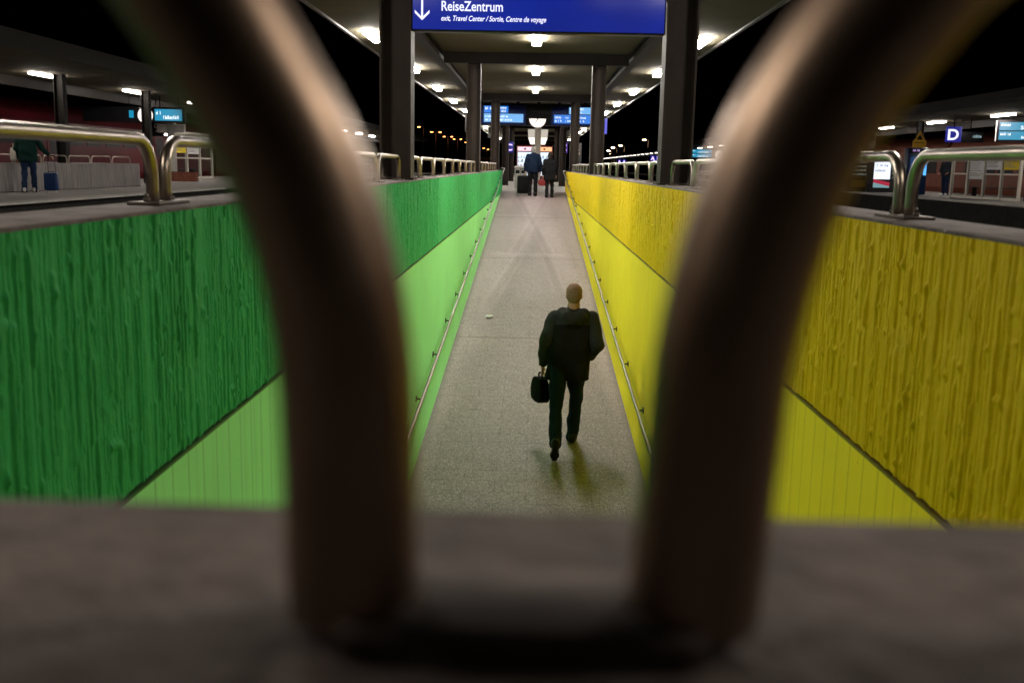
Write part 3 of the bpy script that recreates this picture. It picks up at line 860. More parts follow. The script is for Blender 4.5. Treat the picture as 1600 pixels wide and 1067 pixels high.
    for q in 'LR':
        d = A['an' + q] - A['kn' + q]; d = d / np.linalg.norm(d)
        t.chain([A['hip' + q], A['hip' + q] * 0.5 + A['kn' + q] * 0.5, A['kn' + q], A['kn' + q] * 0.4 + A['an' + q] * 0.6, A['an' + q] + d * 0.03],
                [0.103 * s, 0.087 * s, 0.069 * s, 0.067 * s, 0.066 * s], 0.03)
    sdf_obj('trousers', t, h, col[2], o, wr=0.007 * s, wf=16, seed=2.0 + loc[1])
    for q in 'LR':
        a, f = A['an' + q], A['to' + q]
        dr = f - a; dr[2] = 0; ll = np.linalg.norm(dr); dr = dr / max(ll, 1e-6)
        heel = np.array(J.get('he' + q, a - dr * 0.055 + [0, 0, -a[2] + 0.03]), float)
        k = SDF()
        bl = heel * 0.35 + f * 0.65
        k.rc(heel + [0, 0, 0.012], bl, 0.036 * s, 0.043 * s, 0.03); k.rc(bl, f, 0.043 * s, 0.034 * s, 0.03); k.rc(heel + [0, 0, 0.05], a + [0, 0, 0.0], 0.042 * s, 0.045 * s, 0.03)
        sn = np.cross(np.cross(f - heel, [0, 0, 1.0]), f - heel); sn = sn / np.linalg.norm(sn)
        sn = sn if sn[2] > 0 else -sn
        sdf_obj('shoe', k, min(h, 0.010), col[4] if len(col) > 4 else M_SOLE, o, cuts=((tuple(-sn), float(-sn @ heel + 0.026)),))
    if hair is not None:
        q = SDF()
        q.el(H(0, -0.018, 0.044), (0.086 * s, 0.100 * s, 0.089 * s))
        q.el(H(0, -0.05, -0.01), (0.077 * s, 0.062 * s, 0.075 * s), 0.03)
        if long_hair: q.rc(H(0, -0.045, -0.02), H(0, -0.05, -0.15), 0.085 * s, 0.07 * s, 0.04)
        q.el(H(0, 0.105, -0.02), (0.09 * s, 0.075 * s, 0.09 * s), 0.01, 's')
        sdf_obj('hair', q, min(h, 0.01), hair, o, wr=0.002, wf=60)
    return o

def stand(s=1.0, lean=0.0, stepL=0.0, stepR=0.0, arms=((-0.25, -0.02), (0.25, -0.02))):
    J = dict(hipL=(-.09, 0, .92), hipR=(.09, 0, .92), knL=(-.10, .02 + stepL * .55, .49), knR=(.10, .02 + stepR * .55, .49),
             anL=(-.105, -.03 + stepL, .085), anR=(.105, -.03 + stepR, .085), toL=(-.13, .14 + stepL, .035), toR=(.13, .14 + stepR, .035),
             shL=(-.18, lean, 1.43), shR=(.18, lean, 1.43), elL=(arms[0][0], arms[0][1] + lean * .6, 1.13), elR=(arms[1][0], arms[1][1] + lean * .6, 1.13),
             wrL=(arms[0][0] * 1.04, .06 + arms[0][1], .875), wrR=(arms[1][0] * 1.04, .06 + arms[1][1], .875), head=(0, .03 + lean * 1.2, 1.625))
    return {k: tuple(np.array(v) * s) for k, v in J.items()}

# --- the man walking up the ramp
MX, MY = 0.44, 10.4
MZ = fz(MY)
J = dict(hipL=(-.125, -.02, .905), hipR=(.055, .02, .905), knL=(-.148, -.15, .50), knR=(.078, .17, .505),
         anL=(-.15, -.475, .215), anR=(.052, .215, .108), toL=(-.155, -.40, .005), toR=(.055, .43, .052), heL=(-.152, -.575, .165), heR=(.050, .165, .034),
         shL=(-.182, .05, 1.415), shR=(.214, .05, 1.415), elL=(-.272, .0, 1.145), elR=(.272, -.06, 1.15),
         wrL=(-.292, .09, .90), wrR=(.215, .13, .985), head=(.022, .10, 1.648))
M_JBLACK = cloth('black jacket cloth', (0.006, 0.0055, 0.0052))
M_JCHAR = cloth('charcoal jacket cloth', (0.028, 0.030, 0.030))
M_JEAN = cloth('dark jeans', (0.010, 0.019, 0.038))
M_STUB = mat('cropped hair', (0.23, 0.135, 0.092), 0.8, 0, 0.35, 60, 0.5, 200)
def yoke():
    m, nt, b = nodes('two tone jacket cloth')
    v = mapping(nt); sp_ = nt.nodes.new('ShaderNodeSeparateXYZ'); nt.links.new(v, sp_.inputs[0])
    e = mnode(nt, 'ADD', sp_.outputs[2], mnode(nt, 'MULTIPLY', mnode(nt, 'ABSOLUTE', mnode(nt, 'SUBTRACT', sp_.outputs[0], 0.015)), 0.12))
    fac = mnode(nt, 'GREATER_THAN', e, 1.375)
    c = mixc(nt, fac, (0.009, 0.0085, 0.008), (0.027, 0.028, 0.028))
    nt.links.new(c, b.inputs['Base Color']); b.inputs['Roughness'].default_value = 0.8; b.inputs['Specular IOR Level'].default_value = 0.07
    bp = nt.nodes.new('ShaderNodeBump'); bp.inputs['Strength'].default_value = 0.4; bp.inputs['Distance'].default_value = 0.01
    nt.links.new(noise(nt, v, 30, 5), bp.inputs['Height']); nt.links.new(bp.outputs[0], b.inputs['Normal'])
    return m
man = person('man in dark hooded jacket and jeans walking up the ramp with a black bag', (MX, MY, MZ), 0, J,
             (yoke(), M_JCHAR, M_JEAN, None), h=0.0085, bulk=1.11, hem=0.765, hood=True, hair=M_STUB, yaw=-0.1,
             hands=(((0.0, 0.05, -1), (1, 0.1, 0), (0.15, 1, 0), 1.0), ((-0.55, 0.75, -0.25), (0, -0.4, -1), (0.2, 0.3, 1), 0.35)))

def bag(label, name, cat, loc, rz, L, W, H, m, strap, hgt):
    t = empty(name, loc, label, cat, None, rz)
    bm = bmesh.new(); bmesh.ops.create_cube(bm, size=1.0)
    bmesh.ops.subdivide_edges(bm, edges=bm.edges[:], cuts=5, use_grid_fill=True)
    for v in bm.verts:
        x, y, z = v.co
        f = 1 - 0.25 * max(0, z + 0.1) * 2 * 0.5
        bulge = 1 + 0.3 * (1 - (2 * y) ** 2) * (1 - (2 * z) ** 2)
        v.co = Vector((x * W * bulge * f, y * L * (1 - 0.16 * max(0, z) * 2 - 0.22 * (2 * z) ** 4), z * H * (1 - 0.10 * (2 * y) ** 2)))
    k = MB(); k.poly([v.co[:] for v in bm.verts], [[v.index for v in f.verts] for f in bm.faces], 0, True); bm.free()
    o = k.build('bag_body', m, t); sb = o.modifiers.new('s', 'SUBSURF'); sb.levels = 1; sb.render_levels = 2
    k = MB(); k.tube([(0, -L * 0.16, H * 0.44), (0, -L * 0.15, H * 0.5 + hgt * 0.6), (0, -L * 0.06, H * 0.5 + hgt), (0, L * 0.06, H * 0.5 + hgt), (0, L * 0.15, H * 0.5 + hgt * 0.6), (0, L * 0.16, H * 0.44)], 0.009, 8)
    k.build('handle', strap, t)
    k = MB(); k.bbox(W * 0.46, W * 0.56, -L * 0.36, L * 0.36, -H * 0.38, H * 0.10, 0.01); k.build('front_pocket', m, t)
    return t
M_BAG = cloth('black bag nylon', (0.005, 0.0045, 0.0042), 0.75)
bag('black shoulder briefcase held in the left hand of the walking man', 'briefcase', 'bag', (MX - .315, MY + .10, MZ + .622), R(20), 0.32, 0.115, 0.275, M_BAG, M_BAG, 0.045)

# --- the couple at the top of the ramp
M_NAVY = cloth('navy anorak', (0.006, 0.012, 0.028)); M_BLK = cloth('black trousers', (0.008, 0.008, 0.009)); M_GREYHAIR = mat('grey hair', (0.26, 0.25, 0.24), 0.8, 0, 0.3, 50)
M_COAT = cloth('dark quilted coat', (0.007, 0.007, 0.0075)); M_DHAIR = mat('dark hair', (0.016, 0.012, 0.01), 0.6, 0, 0.3, 50)
dn = ((0, 0.1, -1), (1, 0, 0), (0, 1, 0), 0.9)
J = stand(0.95, 0.03, 0.02, -0.05, ((-0.27, -0.04), (0.26, -0.01)))
person('man in navy anorak with grey hair standing at the ramp top beside a black suitcase', (-0.02, 34.7, fz(34.7)), R(-4), J, (M_NAVY, M_NAVY, M_BLK, None), h=0.016, bulk=1.06, hem=0.80, hair=M_GREYHAIR, hands=(dn, ((0, 0.1, -1), (-1, 0, 0), (0, 1, 0), 0.5)))
J = stand(0.86, 0.02, -0.03, 0.03, ((-0.25, 0.0), (0.24, 0.02)))
person('woman in dark coat holding a red handbag at the top of the ramp', (0.55, 34.3, fz(34.3)), R(3), J, (M_COAT, M_COAT, M_BLK, None), h=0.016, s=0.88, bulk=1.12, hem=0.58, hair=M_DHAIR, long_hair=True, hands=(dn, ((0, 0.1, -1), (-1, 0, 0), (0, 1, 0), 0.5)))
M_REDL = mat('dark red leather', (0.16, 0.015, 0.015), 0.4, 0, 0.2, 15)
bag('dark red handbag hanging from the hand of the woman in the dark coat', 'handbag', 'bag', (0.30, 34.36, fz(34.3) + 0.50), R(75), 0.27, 0.11, 0.22, M_REDL, M_REDL, 0.14)

def suitcase(label, loc, rz, w, d, hh, m, hup):
    t = empty('suitcase', loc, label, 'suitcase', None, rz)
    k = MB(); k.bbox(-w / 2, w / 2, -d / 2, d / 2, 0.05, hh, 0.045)
    for i in range(5):
        x = -w / 2 + w * (i + 1) / 6
        k.bbox(x - 0.016, x + 0.016, -d / 2 - 0.007, -d / 2 + 0.02, 0.10, hh - 0.07, 0.006)
    k.build('shell', m, t)
    k = MB()
    for s in (-1, 1): k.cyl((s * w * 0.26, d * 0.34, hh - 0.02), (s * w * 0.26, d * 0.34, hh + hup), 0.008, 8)
    k.tube([(-w * 0.26 - 0.01, d * 0.34, hh + hup), (w * 0.26 + 0.01, d * 0.34, hh + hup)], 0.014, 8)
    k.build('pull_handle', M_DGREY, t)
    k = MB(); k.tube([(-0.07, 0, hh - 0.01), (-0.055, 0, hh + 0.022), (0.055, 0, hh + 0.022), (0.07, 0, hh - 0.01)], 0.010, 8); k.build('grip', M_DARK, t)
    for sx in (-1, 1):
        for sy in (-1, 1):
            k = MB(); k.cyl((sx * (w / 2 - 0.05) - 0.012, sy * (d / 2 - 0.045), 0.026), (sx * (w / 2 - 0.05) + 0.012, sy * (d / 2 - 0.045), 0.026), 0.026, 12)
            k.box(sx * (w / 2 - 0.05) - 0.018, sx * (w / 2 - 0.05) + 0.018, sy * (d / 2 - 0.045) - 0.016, sy * (d / 2 - 0.045) + 0.016, 0.035, 0.06); k.build('wheel', M_GREY, t)
    return t
suitcase('bulky black suitcase standing left of the man in navy anorak', (-0.32, 34.85, fz(34.85) + 0.01), R(12), 0.44, 0.32, 0.66, mat('black suitcase fabric', (0.004, 0.004, 0.0045), 0.7, 0, 0.3, 12), 0.22)

# --- traveller with the blue suitcase on the left platform
M_GREENJ = cloth('dark green padded jacket', (0.008, 0.028, 0.022)); M_JEANB = cloth('blue jeans', (0.015, 0.028, 0.062)); M_PALE = mat('pale trainers', (0.5, 0.46, 0.42), 0.6)
PX, PY = -12.62, 25.0
J = stand(0.95, 0.03, -0.08, 0.10, ((-0.26, -0.05), (0.30, 0.02)))
J['elR'] = (0.33, 0.03, 1.09); J['wrR'] = (0.47, 0.10, 0.93)
person('traveller in dark green padded jacket and blue jeans on the left platform', (PX, PY, 0), R(14), J, (M_GREENJ, M_GREENJ, M_JEANB, None, M_PALE), h=0.014, s=0.97, bulk=1.12, hem=0.76, hair=M_DHAIR,
       hands=(((0, 0.1, -1), (1, 0, 0), (0, 1, 0), 0.5), ((0.7, 0.2, -0.5), (0, 0, -1), (0, 1, 0.2), 0.9)))
suitcase('blue ribbed suitcase pulled by the traveller in the green jacket', (PX + 0.50, PY + 0.12, 0.0), R(10), 0.33, 0.22, 0.50, mat('blue ribbed shell', (0.008, 0.026, 0.085), 0.35, 0, 0.1, 8), 0.42)
M_CREAM = mat('cream canvas', (0.55, 0.50, 0.42), 0.85, 0, 0.15, 10)
bag('cream shoulder bag on the left hip of the traveller in the green jacket', 'shoulder_bag', 'bag', (PX - 0.33, PY - 0.05, 0.93), R(20), 0.26, 0.13, 0.33, M_CREAM, M_CREAM, 0.10)

# --- people on the right platform
M_DJ = cloth('dark blue hooded jacket', (0.03, 0.035, 0.045))
J = stand(0.97, 0.0, 0.04, -0.03, ((-0.25, 0.04), (0.25, 0.04)))
J['wrL'] = (-0.20, .20, .98); J['wrR'] = (0.20, .20, .98)
person('man in dark hooded jacket, blue jeans and white shoes waiting on the right platform', (18.30, 45.2, 0), R(128), J, (M_DJ, M_DJ, M_JEANB, None, M_WHITE), h=0.016, bulk=1.12, hem=0.84, hair=M_DHAIR,
       hands=(((0.2, 0.9, -0.3), (0, 0, -1), (1, 0, 0), 0.4), ((-0.2, 0.9, -0.3), (0, 0, -1), (-1, 0, 0), 0.4)))
J = stand(0.98, 0.02, 0.0, 0.05, ((-0.27, 0.03), (0.27, 0.03)))
J['wrL'] = (-0.16, .28, 1.0); J['wrR'] = (0.10, .30, 1.02)
person('person in black coat at the right edge of the picture beside a dark bag', (19.72, 39.6, 0), R(100), J, (M_COAT, M_COAT, M_BLK, None), h=0.016, bulk=1.15, hem=0.72, hair=M_GREYHAIR,
       hands=(((0.3, 0.9, 0.0), (0, 0, -1), (1, 0, 0), 0.5), ((-0.3, 0.9, 0.0), (0, 0, -1), (-1, 0, 0), 0.5)))
suitcase('dark grey travel case at the right edge of the picture', (19.35, 39.3, 0.0), R(70), 0.46, 0.30, 0.66, mat('dark grey case', (0.03, 0.03, 0.034), 0.6, 0, 0.3, 12), 0.10)
M_DARKCOL = mat('dark column paint', (0.010, 0.009, 0.008), 0.5, 0, 0.2, 4)
# ------------------------------------------------------------------ signs, boards, clocks under the ramp canopy
def fit(o, width):
    bpy.context.view_layer.update()
    if o.dimensions.x > 1e-6: o.scale.x = width / o.dimensions.x
sg = empty('direction_sign', (0, 9.72, 2.52), 'wide backlit blue sign reading ReiseZentrum with a white down arrow, between the first columns', 'sign')
k = MB(); k.bbox(-1.185, 1.205, 0.004, 0.17, -0.385, 0.385, 0.012); k.build('casing', M_DARK, sg)
k = MB(); k.bbox(-1.17, 1.19, -0.004, 0.02, -0.372, 0.372, 0.004)
def signblue():
    m, nt, b = nodes('backlit sign face')
    v = mapping(nt); s_ = nt.nodes.new('ShaderNodeSeparateXYZ'); nt.links.new(v, s_.inputs[0])
    # three fluorescent tubes behind the sheet make it brighter in places
    tubes = ramp(nt, noise(nt, mapping(nt, (0.7, 1, 1.4)), 1.1, 2, 0.4), 0.3, 0.75, (0.002, 0.006, 0.16), (0.004, 0.028, 0.55))
    b.inputs['Base Color'].default_value = (0.01, 0.02, 0.2, 1); b.inputs['Roughness'].default_value = 0.25
    nt.links.new(tubes, b.inputs['Emission Color']); b.inputs['Emission Strength'].default_value = 0.43
    return m
k.build('face', signblue(), sg)
ZR = 2.61
t = text('lettering', 'Ausgang', 0.125, M_LETTER, sg, (-0.905, -0.008, 2.545 - ZR), bold=0.002); fit(t, 0.47)
t = text('lettering', 'ReiseZentrum', 0.125, M_LETTER, sg, (-0.905, -0.008, 2.408 - ZR), bold=0.0016); fit(t, 0.575)
t = text('lettering', 'exit, Travel Center / Sortie, Centre de voyage', 0.066, M_LETTER, sg, (-0.905, -0.008, 2.318 - ZR), shear=0.28, bold=0.0008); fit(t, 0.985)
k = MB()
k.box(-1.090, -1.072, -0.008, -0.0035, 2.335 - ZR, 2.66 - ZR)
k.prism_y([(-1.081, 2.318 - ZR), (-1.150, 2.383 - ZR), (-1.150, 2.410 - ZR), (-1.081, 2.344 - ZR)], -0.0085, -0.0036)
k.prism_y([(-1.081, 2.318 - ZR), (-1.081, 2.344 - ZR), (-1.012, 2.410 - ZR), (-1.012, 2.383 - ZR)], -0.0085, -0.0036)
k.build('arrow', M_LETTER, sg)
for x in (-0.8, 0.8):
    k = MB(); k.cyl((x, 0.09, 0.38), (x, 0.09, ZS - 2.521), 0.016, 10); k.build('hanger', M_DGREY, sg)

def glyphs(parent, x0, z0, w, h, seed, y=-0.02, m=None, name='lettering', gap=0.35):
    """blurred train text: a row of small strokes"""
    q = random.Random(seed); k = MB(); x = x0
    while x < x0 + w - h * 0.3:
        cw = h * q.choice((0.42, 0.5, 0.55, 0.3)); t_ = h * 0.17
        if q.random() < 0.16: x += cw; continue
        k.box(x, x + t_, y - 0.003, y, z0, z0 + h * q.choice((1, 1, 0.72)))
        if cw > h * 0.35:
            k.box(x + cw - t_, x + cw, y - 0.003, y, z0, z0 + h * q.choice((1, 0.72)))
            k.box(x + t_, x + cw - t_, y - 0.003, y, z0 + h * q.choice((0, 0.45, 0.6)), z0 + h * 0.16 + h * q.choice((0, 0.45, 0.6)) * 0.9)
        x += cw + h * 0.18
    return k.build(name, m or M_SCRTXT, parent)

BY = 37.0
db = empty('departure_board', (0.13, BY, 2.72), 'long blue departure board hanging under the ramp canopy on both sides of the clock', 'display board')
k = MB(); k.bbox(-2.12, 2.12, 0.0, 0.35, -0.36, 0.42, 0.02); k.build('casing', M_DARK, db)
for s in (-1, 1):
    k = MB(); k.bbox(min(s * 0.46, s * 2.10), max(s * 0.46, s * 2.10), -0.012, 0.05, -0.345, 0.33, 0.008); k.build('surround', M_BOARDFRAME, db)
def scr(x0, x1, z0, z1, m): 
    k = MB(); k.box(x0, x1, -0.018, -0.010, z0, z1); return k.build('screen', m, db)
a = scr(-1.98, -0.55 - 0.55, 0.06, 0.30, M_SCREEN); glyphs(a, -1.93, 0.17, 0.22, 0.10, 1); glyphs(a, -1.60, 0.20, 0.46, 0.075, 2); glyphs(a, -1.60, 0.085, 0.42, 0.085, 3)
a = scr(-1.98, -0.55, -0.27, 0.03, M_SCREENL); glyphs(a, -1.93, -0.10, 0.3, 0.07, 4); glyphs(a, -1.93, -0.22, 0.26, 0.07, 5); glyphs(a, -1.52, -0.10, 0.5, 0.07, 6); glyphs(a, -1.52, -0.22, 0.6, 0.07, 7)
a = scr(1.10, 1.98, 0.06, 0.30, M_SCREENL); glyphs(a, 1.14, 0.20, 0.5, 0.075, 8); t = text('lettering', 'Stuttgart', 0.12, M_SCRTXT, a, (1.14, -0.02, 0.085), bold=0.001); fit(t, 0.42)
a = scr(0.56, 1.98, -0.27, 0.03, M_SCREEN); glyphs(a, 0.60, -0.10, 0.22, 0.075, 9); glyphs(a, 0.60, -0.22, 0.22, 0.075, 10); glyphs(a, 0.98, -0.10, 0.22, 0.07, 11); glyphs(a, 0.98, -0.22, 0.25, 0.07, 12); glyphs(a, 1.30, -0.10, 0.4, 0.075, 13); glyphs(a, 1.30, -0.22, 0.35, 0.075, 14)
k = MB(); k.bbox(-0.455, 0.455, -0.30, -0.01, -0.13, 0.40, 0.015); k.build('cover', M_DARK, db)
for x in (-1.7, -0.75, 0.0, 0.75, 1.7):
    k = MB(); k.cyl((x, 0.17, 0.41), (x, 0.17, ZS - 2.72 - 0.001), 0.025, 8); k.box(x - 0.06, x + 0.06, 0.11, 0.23, 0.415, 0.47); k.build('hanger', M_DARK, db)

def clock(label, loc, r, rz=0.0, hang=None, hm=(7.05, 20)):
    t = empty('station_clock', loc, label, 'clock', None, rz)
    k = MB(); k.tube([(0, -0.06, 0), (0, 0.10, 0)], r * 1.05, 40); k.build('casing', M_DARK, t)
    k = MB(); k.tube([(0, -0.068, 0), (0, -0.0605, 0)], r, 40); k.build('face', M_CLOCK, t)
    k = MB()
    for i in range(12):
        a = PI / 6 * i; L = 0.16 if i % 3 == 0 else 0.07
        c, s_ = math.cos(a), math.sin(a); w = r * 0.018
        pts = [(r * (0.94 - L) * s_ - w * c, r * (0.94 - L) * c + w * s_), (r * (0.94 - L) * s_ + w * c, r * (0.94 - L) * c - w * s_), (r * 0.94 * s_ + w * c, r * 0.94 * c - w * s_), (r * 0.94 * s_ - w * c, r * 0.94 * c + w * s_)]
        k.prism_y(pts, -0.072, -0.0682)
    k.build('hour_marks', M_DARK, t)
    for a, L, w in ((hm[0] / 12 * 2 * PI, 0.52, 0.035), (hm[1] / 60 * 2 * PI, 0.8, 0.022)):
        c, s_ = math.cos(a), math.sin(a); w *= r
        k = MB(); k.prism_y([(-0.15 * r * s_ - w * c, -0.15 * r * c + w * s_), (-0.15 * r * s_ + w * c, -0.15 * r * c - w * s_), (L * r * s_ + w * c, L * r * c - w * s_), (L * r * s_ - w * c, L * r * c + w * s_)], -0.077, -0.0735); k.build('hand', M_DARK, t)
    if hang:
        k = MB(); k.cyl((0, 0.02, r * 1.0), (0, 0.02, hang), 0.03, 8); k.build('hanger', M_DARK, t)
    return t
clock('round white lit clock hanging between the two halves of the blue departure board', (0.10, BY - 0.15, 2.575), 0.30)

# blue platform signs at the canopy edges
for x, lb in ((-2.25, 'narrow blue sign seen edge on under the left side of the ramp canopy'), (2.30, 'small blue sign panel hanging right of the second yellow-side column')):
    t = empty('platform_sign', (x, 34.0, 2.26), lb, 'sign')
    if x < 0:
        k = MB(); k.bbox(-0.05, 0.05, -0.45, 0.45, -0.28, 0.28, 0.01); k.build('casing', M_DGREY, t)
        k = MB(); k.box(0.051, 0.056, -0.43, 0.43, -0.26, 0.26); k.build('face', emit('pale lit panel', (0.55, 0.5, 0.85), 0.9), t)
    else:
        k = MB(); k.bbox(-0.12, 0.12, 0, 0.10, -0.26, 0.26, 0.01); k.build('casing', M_DGREY, t)
        k = MB(); k.box(-0.11, 0.11, -0.006, -0.001, -0.25, 0.25); k.build('face', M_BLUE2, t)
    k = MB(); k.cyl((0, 0.05, 0.27), (0, 0.05, ZS - 2.26), 0.015, 8); k.build('hanger', M_DGREY, t)
t = empty('pictogram_sign', (-1.62, 38.0, 2.12), 'small pale hanging sign with dark pictogram below the left half of the departure board', 'sign')
k = MB(); k.bbox(-0.12, 0.12, 0, 0.04, -0.20, 0.20, 0.008); k.build('plate', mat('dim sign plate', (0.25, 0.25, 0.24), 0.5), t)
k = MB(); k.box(-0.10, 0.10, -0.004, -0.0005, -0.04, 0.17); k.build('pictogram', M_DGREY, t)
k = MB(); k.cyl((0, 0.02, 0.20), (0, 0.02, ZS - 2.12), 0.012, 8); k.build('hanger', M_DGREY, t)
M_LILAC = emit('lilac lettering', (0.75, 0.55, 1.0), 1.5)
for x, y, lb in ((-1.42, 58, 'distant blue section sign with a white C left of the white column'), (1.62, 56, 'distant violet lit section sign with a C right of the woman in the dark coat')):
    t = empty('section_sign', (x, y, 1.95), lb, 'sign')
    k = MB(); k.bbox(-0.22, 0.22, 0, 0.12, -0.30, 0.30, 0.01); k.build('panel', M_BLUE if x < 0 else emit('violet panel', (0.10, 0.02, 0.40), 0.5), t)
    c_ = text('lettering', 'C', 0.52, M_LILAC, t, (0, -0.01, -0.19), align='CENTER', bold=0.012)
    k = MB(); k.cyl((0, 0.06, 0.29), (0, 0.06, ZS - 1.95), 0.02, 8); k.build('hanger', M_DGREY, t)
t = empty('signal_lamp', (1.50, 54.5, 1.62), 'tiny red lit lamp left of the violet section sign', 'signal lamp')
k = MB(); k.cyl((0, 0, 0), (0, 0.12, 0), 0.07, 14); k.cyl((0, 0.06, 0.06), (0, 0.06, ZS - 1.62), 0.012, 8); k.build('housing', M_DARK, t)
k = MB(); k.sphere((0, -0.01, 0), 0.055, 12); k.build('lens', emit('red lens', (1.0, 0.12, 0.06), 9.0), t)

# column with pale side panels in the middle of the platform
t = empty('lit_column', (0.17, 50.0, 0), 'pale square column with white lamp panels on both sides behind the couple', 'column')
k = MB(); k.bbox(-0.15, 0.15, -0.15, 0.15, 0, ZS - 0.002, 0.02); k.build('shaft', mat('pale column paint', (0.50, 0.45, 0.38), 0.5, 0, 0.1, 5), t)
for s in (-1, 1):
    k = MB(); k.prism_y([(s * 0.155, 2.68), (s * 0.50, 2.68), (s * 0.47, 2.28), (s * 0.155, 2.28)], -0.10, 0.10); k.build('side_panel', emit('dim lamp panel', (1.0, 0.90, 0.76), 0.55), t)
    k = MB(); k.prism_y([(s * 0.155, 2.279), (s * 0.47, 2.279), (s * 0.36, 1.96), (s * 0.155, 1.96)], -0.10, 0.10); k.build('lamp_glass', emit('bright lamp panel', (1.0, 0.93, 0.82), 1.5), t)

def vending(label, loc, w, hh, head, rz=0.0, seed=1):
    t = empty('vending_machine', loc, label, 'vending machine', None, rz)
    k = MB(); k.bbox(-w / 2, w / 2, 0, 0.75, 0.0, hh, 0.02); k.build('cabinet', mat('dark red cabinet', (0.10, 0.02, 0.018), 0.4, 0, 0.1, 6), t)
    k = MB(); k.box(-w / 2 + 0.05, w / 2 - 0.05, -0.012, -0.001, hh - 0.28, hh - 0.07); f = k.build('header', head, t)
    k = MB(); k.sphere((0, -0.014, hh - 0.175), (0.06, 0.004, 0.05), 10); k.build('emblem', M_DARK, f)
    k = MB(); k.box(-w / 2 + 0.06, w / 2 - 0.06, -0.012, -0.001, 0.42, hh - 0.34); f = k.build('window', emit('vending window glow', (0.72, 0.85, 1.0), 1.35), t)
    q = random.Random(seed); k = MB()
    for r_i in range(5):
        z = 0.52 + r_i * (hh - 0.95) / 5; k.box(-w / 2 + 0.07, w / 2 - 0.07, -0.02, -0.0125, z - 0.02, z)
        x = -w / 2 + 0.09
        while x < w / 2 - 0.12:
            k.box(x, x + 0.04, -0.019, -0.0125, z + 0.001, z + q.uniform(0.06, 0.15)); x += q.choice((0.06, 0.09, 0.14))
    k.build('goods', mat('packaged goods', (0.25, 0.28, 0.34), 0.5, 0, 0.8, 14), f)
    k = MB(); k.bbox(-w / 2 + 0.1, w / 2 - 0.1, -0.02, 0.02, 0.16, 0.34, 0.008); k.build('tray', M_DGREY, t)
    return t
vending('brightly lit vending machine with orange header right of the man in navy anorak', (0.53, 52.5, 0), 0.86, 1.95, emit('orange header', (1.0, 0.42, 0.20), 1.5), 0, 3)
vending('lit vending machine with pale pink header left of the man in navy anorak', (-0.47, 52.5, 0), 0.86, 1.95, emit('pink header', (1.0, 0.62, 0.70), 1.3), 0, 5)
t = empty('litter_bin', (-0.50, 38.6, 0), 'pale grey litter bin standing left of the black suitcase', 'bin')
k = MB(); k.bbox(-0.22, 0.22, -0.2, 0.2, 0.04, 0.82, 0.03); k.build('body', M_GREY, t)
k = MB(); k.bbox(-0.24, 0.24, -0.22, 0.22, 0.82, 0.90, 0.03); k.build('lid', M_WHITE, t)
for x in (-0.11, 0.11):
    k = MB(); k.box(x - 0.08, x + 0.08, -0.206, -0.201, 0.62, 0.74); k.build('slot', M_DARK, t)
t = empty('display_case', (1.98, 47.0, 0), 'tall dark display rack with small bright cards right of the woman', 'display rack')
k = MB(); k.bbox(-0.22, 0.22, 0, 0.2, 0.0, 2.0, 0.02); k.build('frame', M_DGREY, t)
k = MB(); q = random.Random(4)
for i in range(9):
    z = 0.6 + i * 0.145; k.box(-0.17, -0.17 + q.uniform(0.1, 0.32), -0.006, -0.001, z, z + 0.09)
k.build('cards', mat('rack cards', (0.5, 0.36, 0.2), 0.6, 0, 0.7, 9), t)
# crumpled paper on the ramp
k = MB(); k.sphere((0, 0, 0.02), (0.07, 0.045, 0.022), 9)
q = random.Random(3); k.v = [(x + q.uniform(-.016, .016), y + q.uniform(-.014, .014), max(0.002, z + q.uniform(-.012, .014))) for x, y, z in k.v]
o = tag(k.build('paper_scrap', M_WHITE), 'crumpled white paper scrap lying on the ramp near the green wall', 'paper'); o.location = (-0.686, 16.38, fz(16.38) + 0.004)

# ------------------------------------------------------------------ left platform
def side_canopy(label, x0, x1, y0, y1, name='canopy'):
    xc = (x0 + x1) / 2
    t = empty(name, (xc, (y0 + y1) / 2, ZS), label, 'canopy')
    off = (-xc, -(y0 + y1) / 2, -ZS)
    k = MB(); k.box(x0, x1, y0, y1, ZS, ZS + 0.12); k.build('soffit', M_SOFFIT, t).location = off
    for x in (x0 - 0.03, x1 + 0.03):
        k = MB(); k.box(x - 0.028, x + 0.028, y0, y1, ZS - 0.06, ZS + 0.34); k.build('fascia', MATS['dark fascia'] if 'dark fascia' in MATS else mat('dark fascia', (0.035, 0.032, 0.03), 0.6), t).location = off
    for x in (xc + (-1.5 if xc < 0 else 1.5),):
        k = MB(); k.box(x - 0.11, x + 0.11, y0 + 0.1, y1 - 0.1, ZS - 0.30, ZS - 0.003); k.build('long_beam', M_BEAM, t).location = off
    return t
side_canopy('long dark canopy over the left platform', -17.5, -11.55, 6, 110)
side_canopy('long dark canopy over the right platform, running far back', 15.3, 21.4, 14, 298)
LLY = [23.4 + 6.7 * i for i in range(13)]
pl_ = None
for i, y in enumerate(LLY):
    lb = '%s lit lamp from the camera under the left platform canopy' % (ORD[i] if i < 12 else 'thirteenth')
    if pl_ is None: pl_ = o = lamp_proto('ceiling_lamp', M_TUBE_SIDE, lb, 'ceiling lamp', 'lit lamps under the left canopy', (-14.5, y, ZS), 1.7, 0.24)
    else: o = copy_tree(pl_); o.location = (-14.5, y, ZS); o['label'] = lb
RLY = [33.9 + 6.6 * i for i in range(6)]
pr_ = None
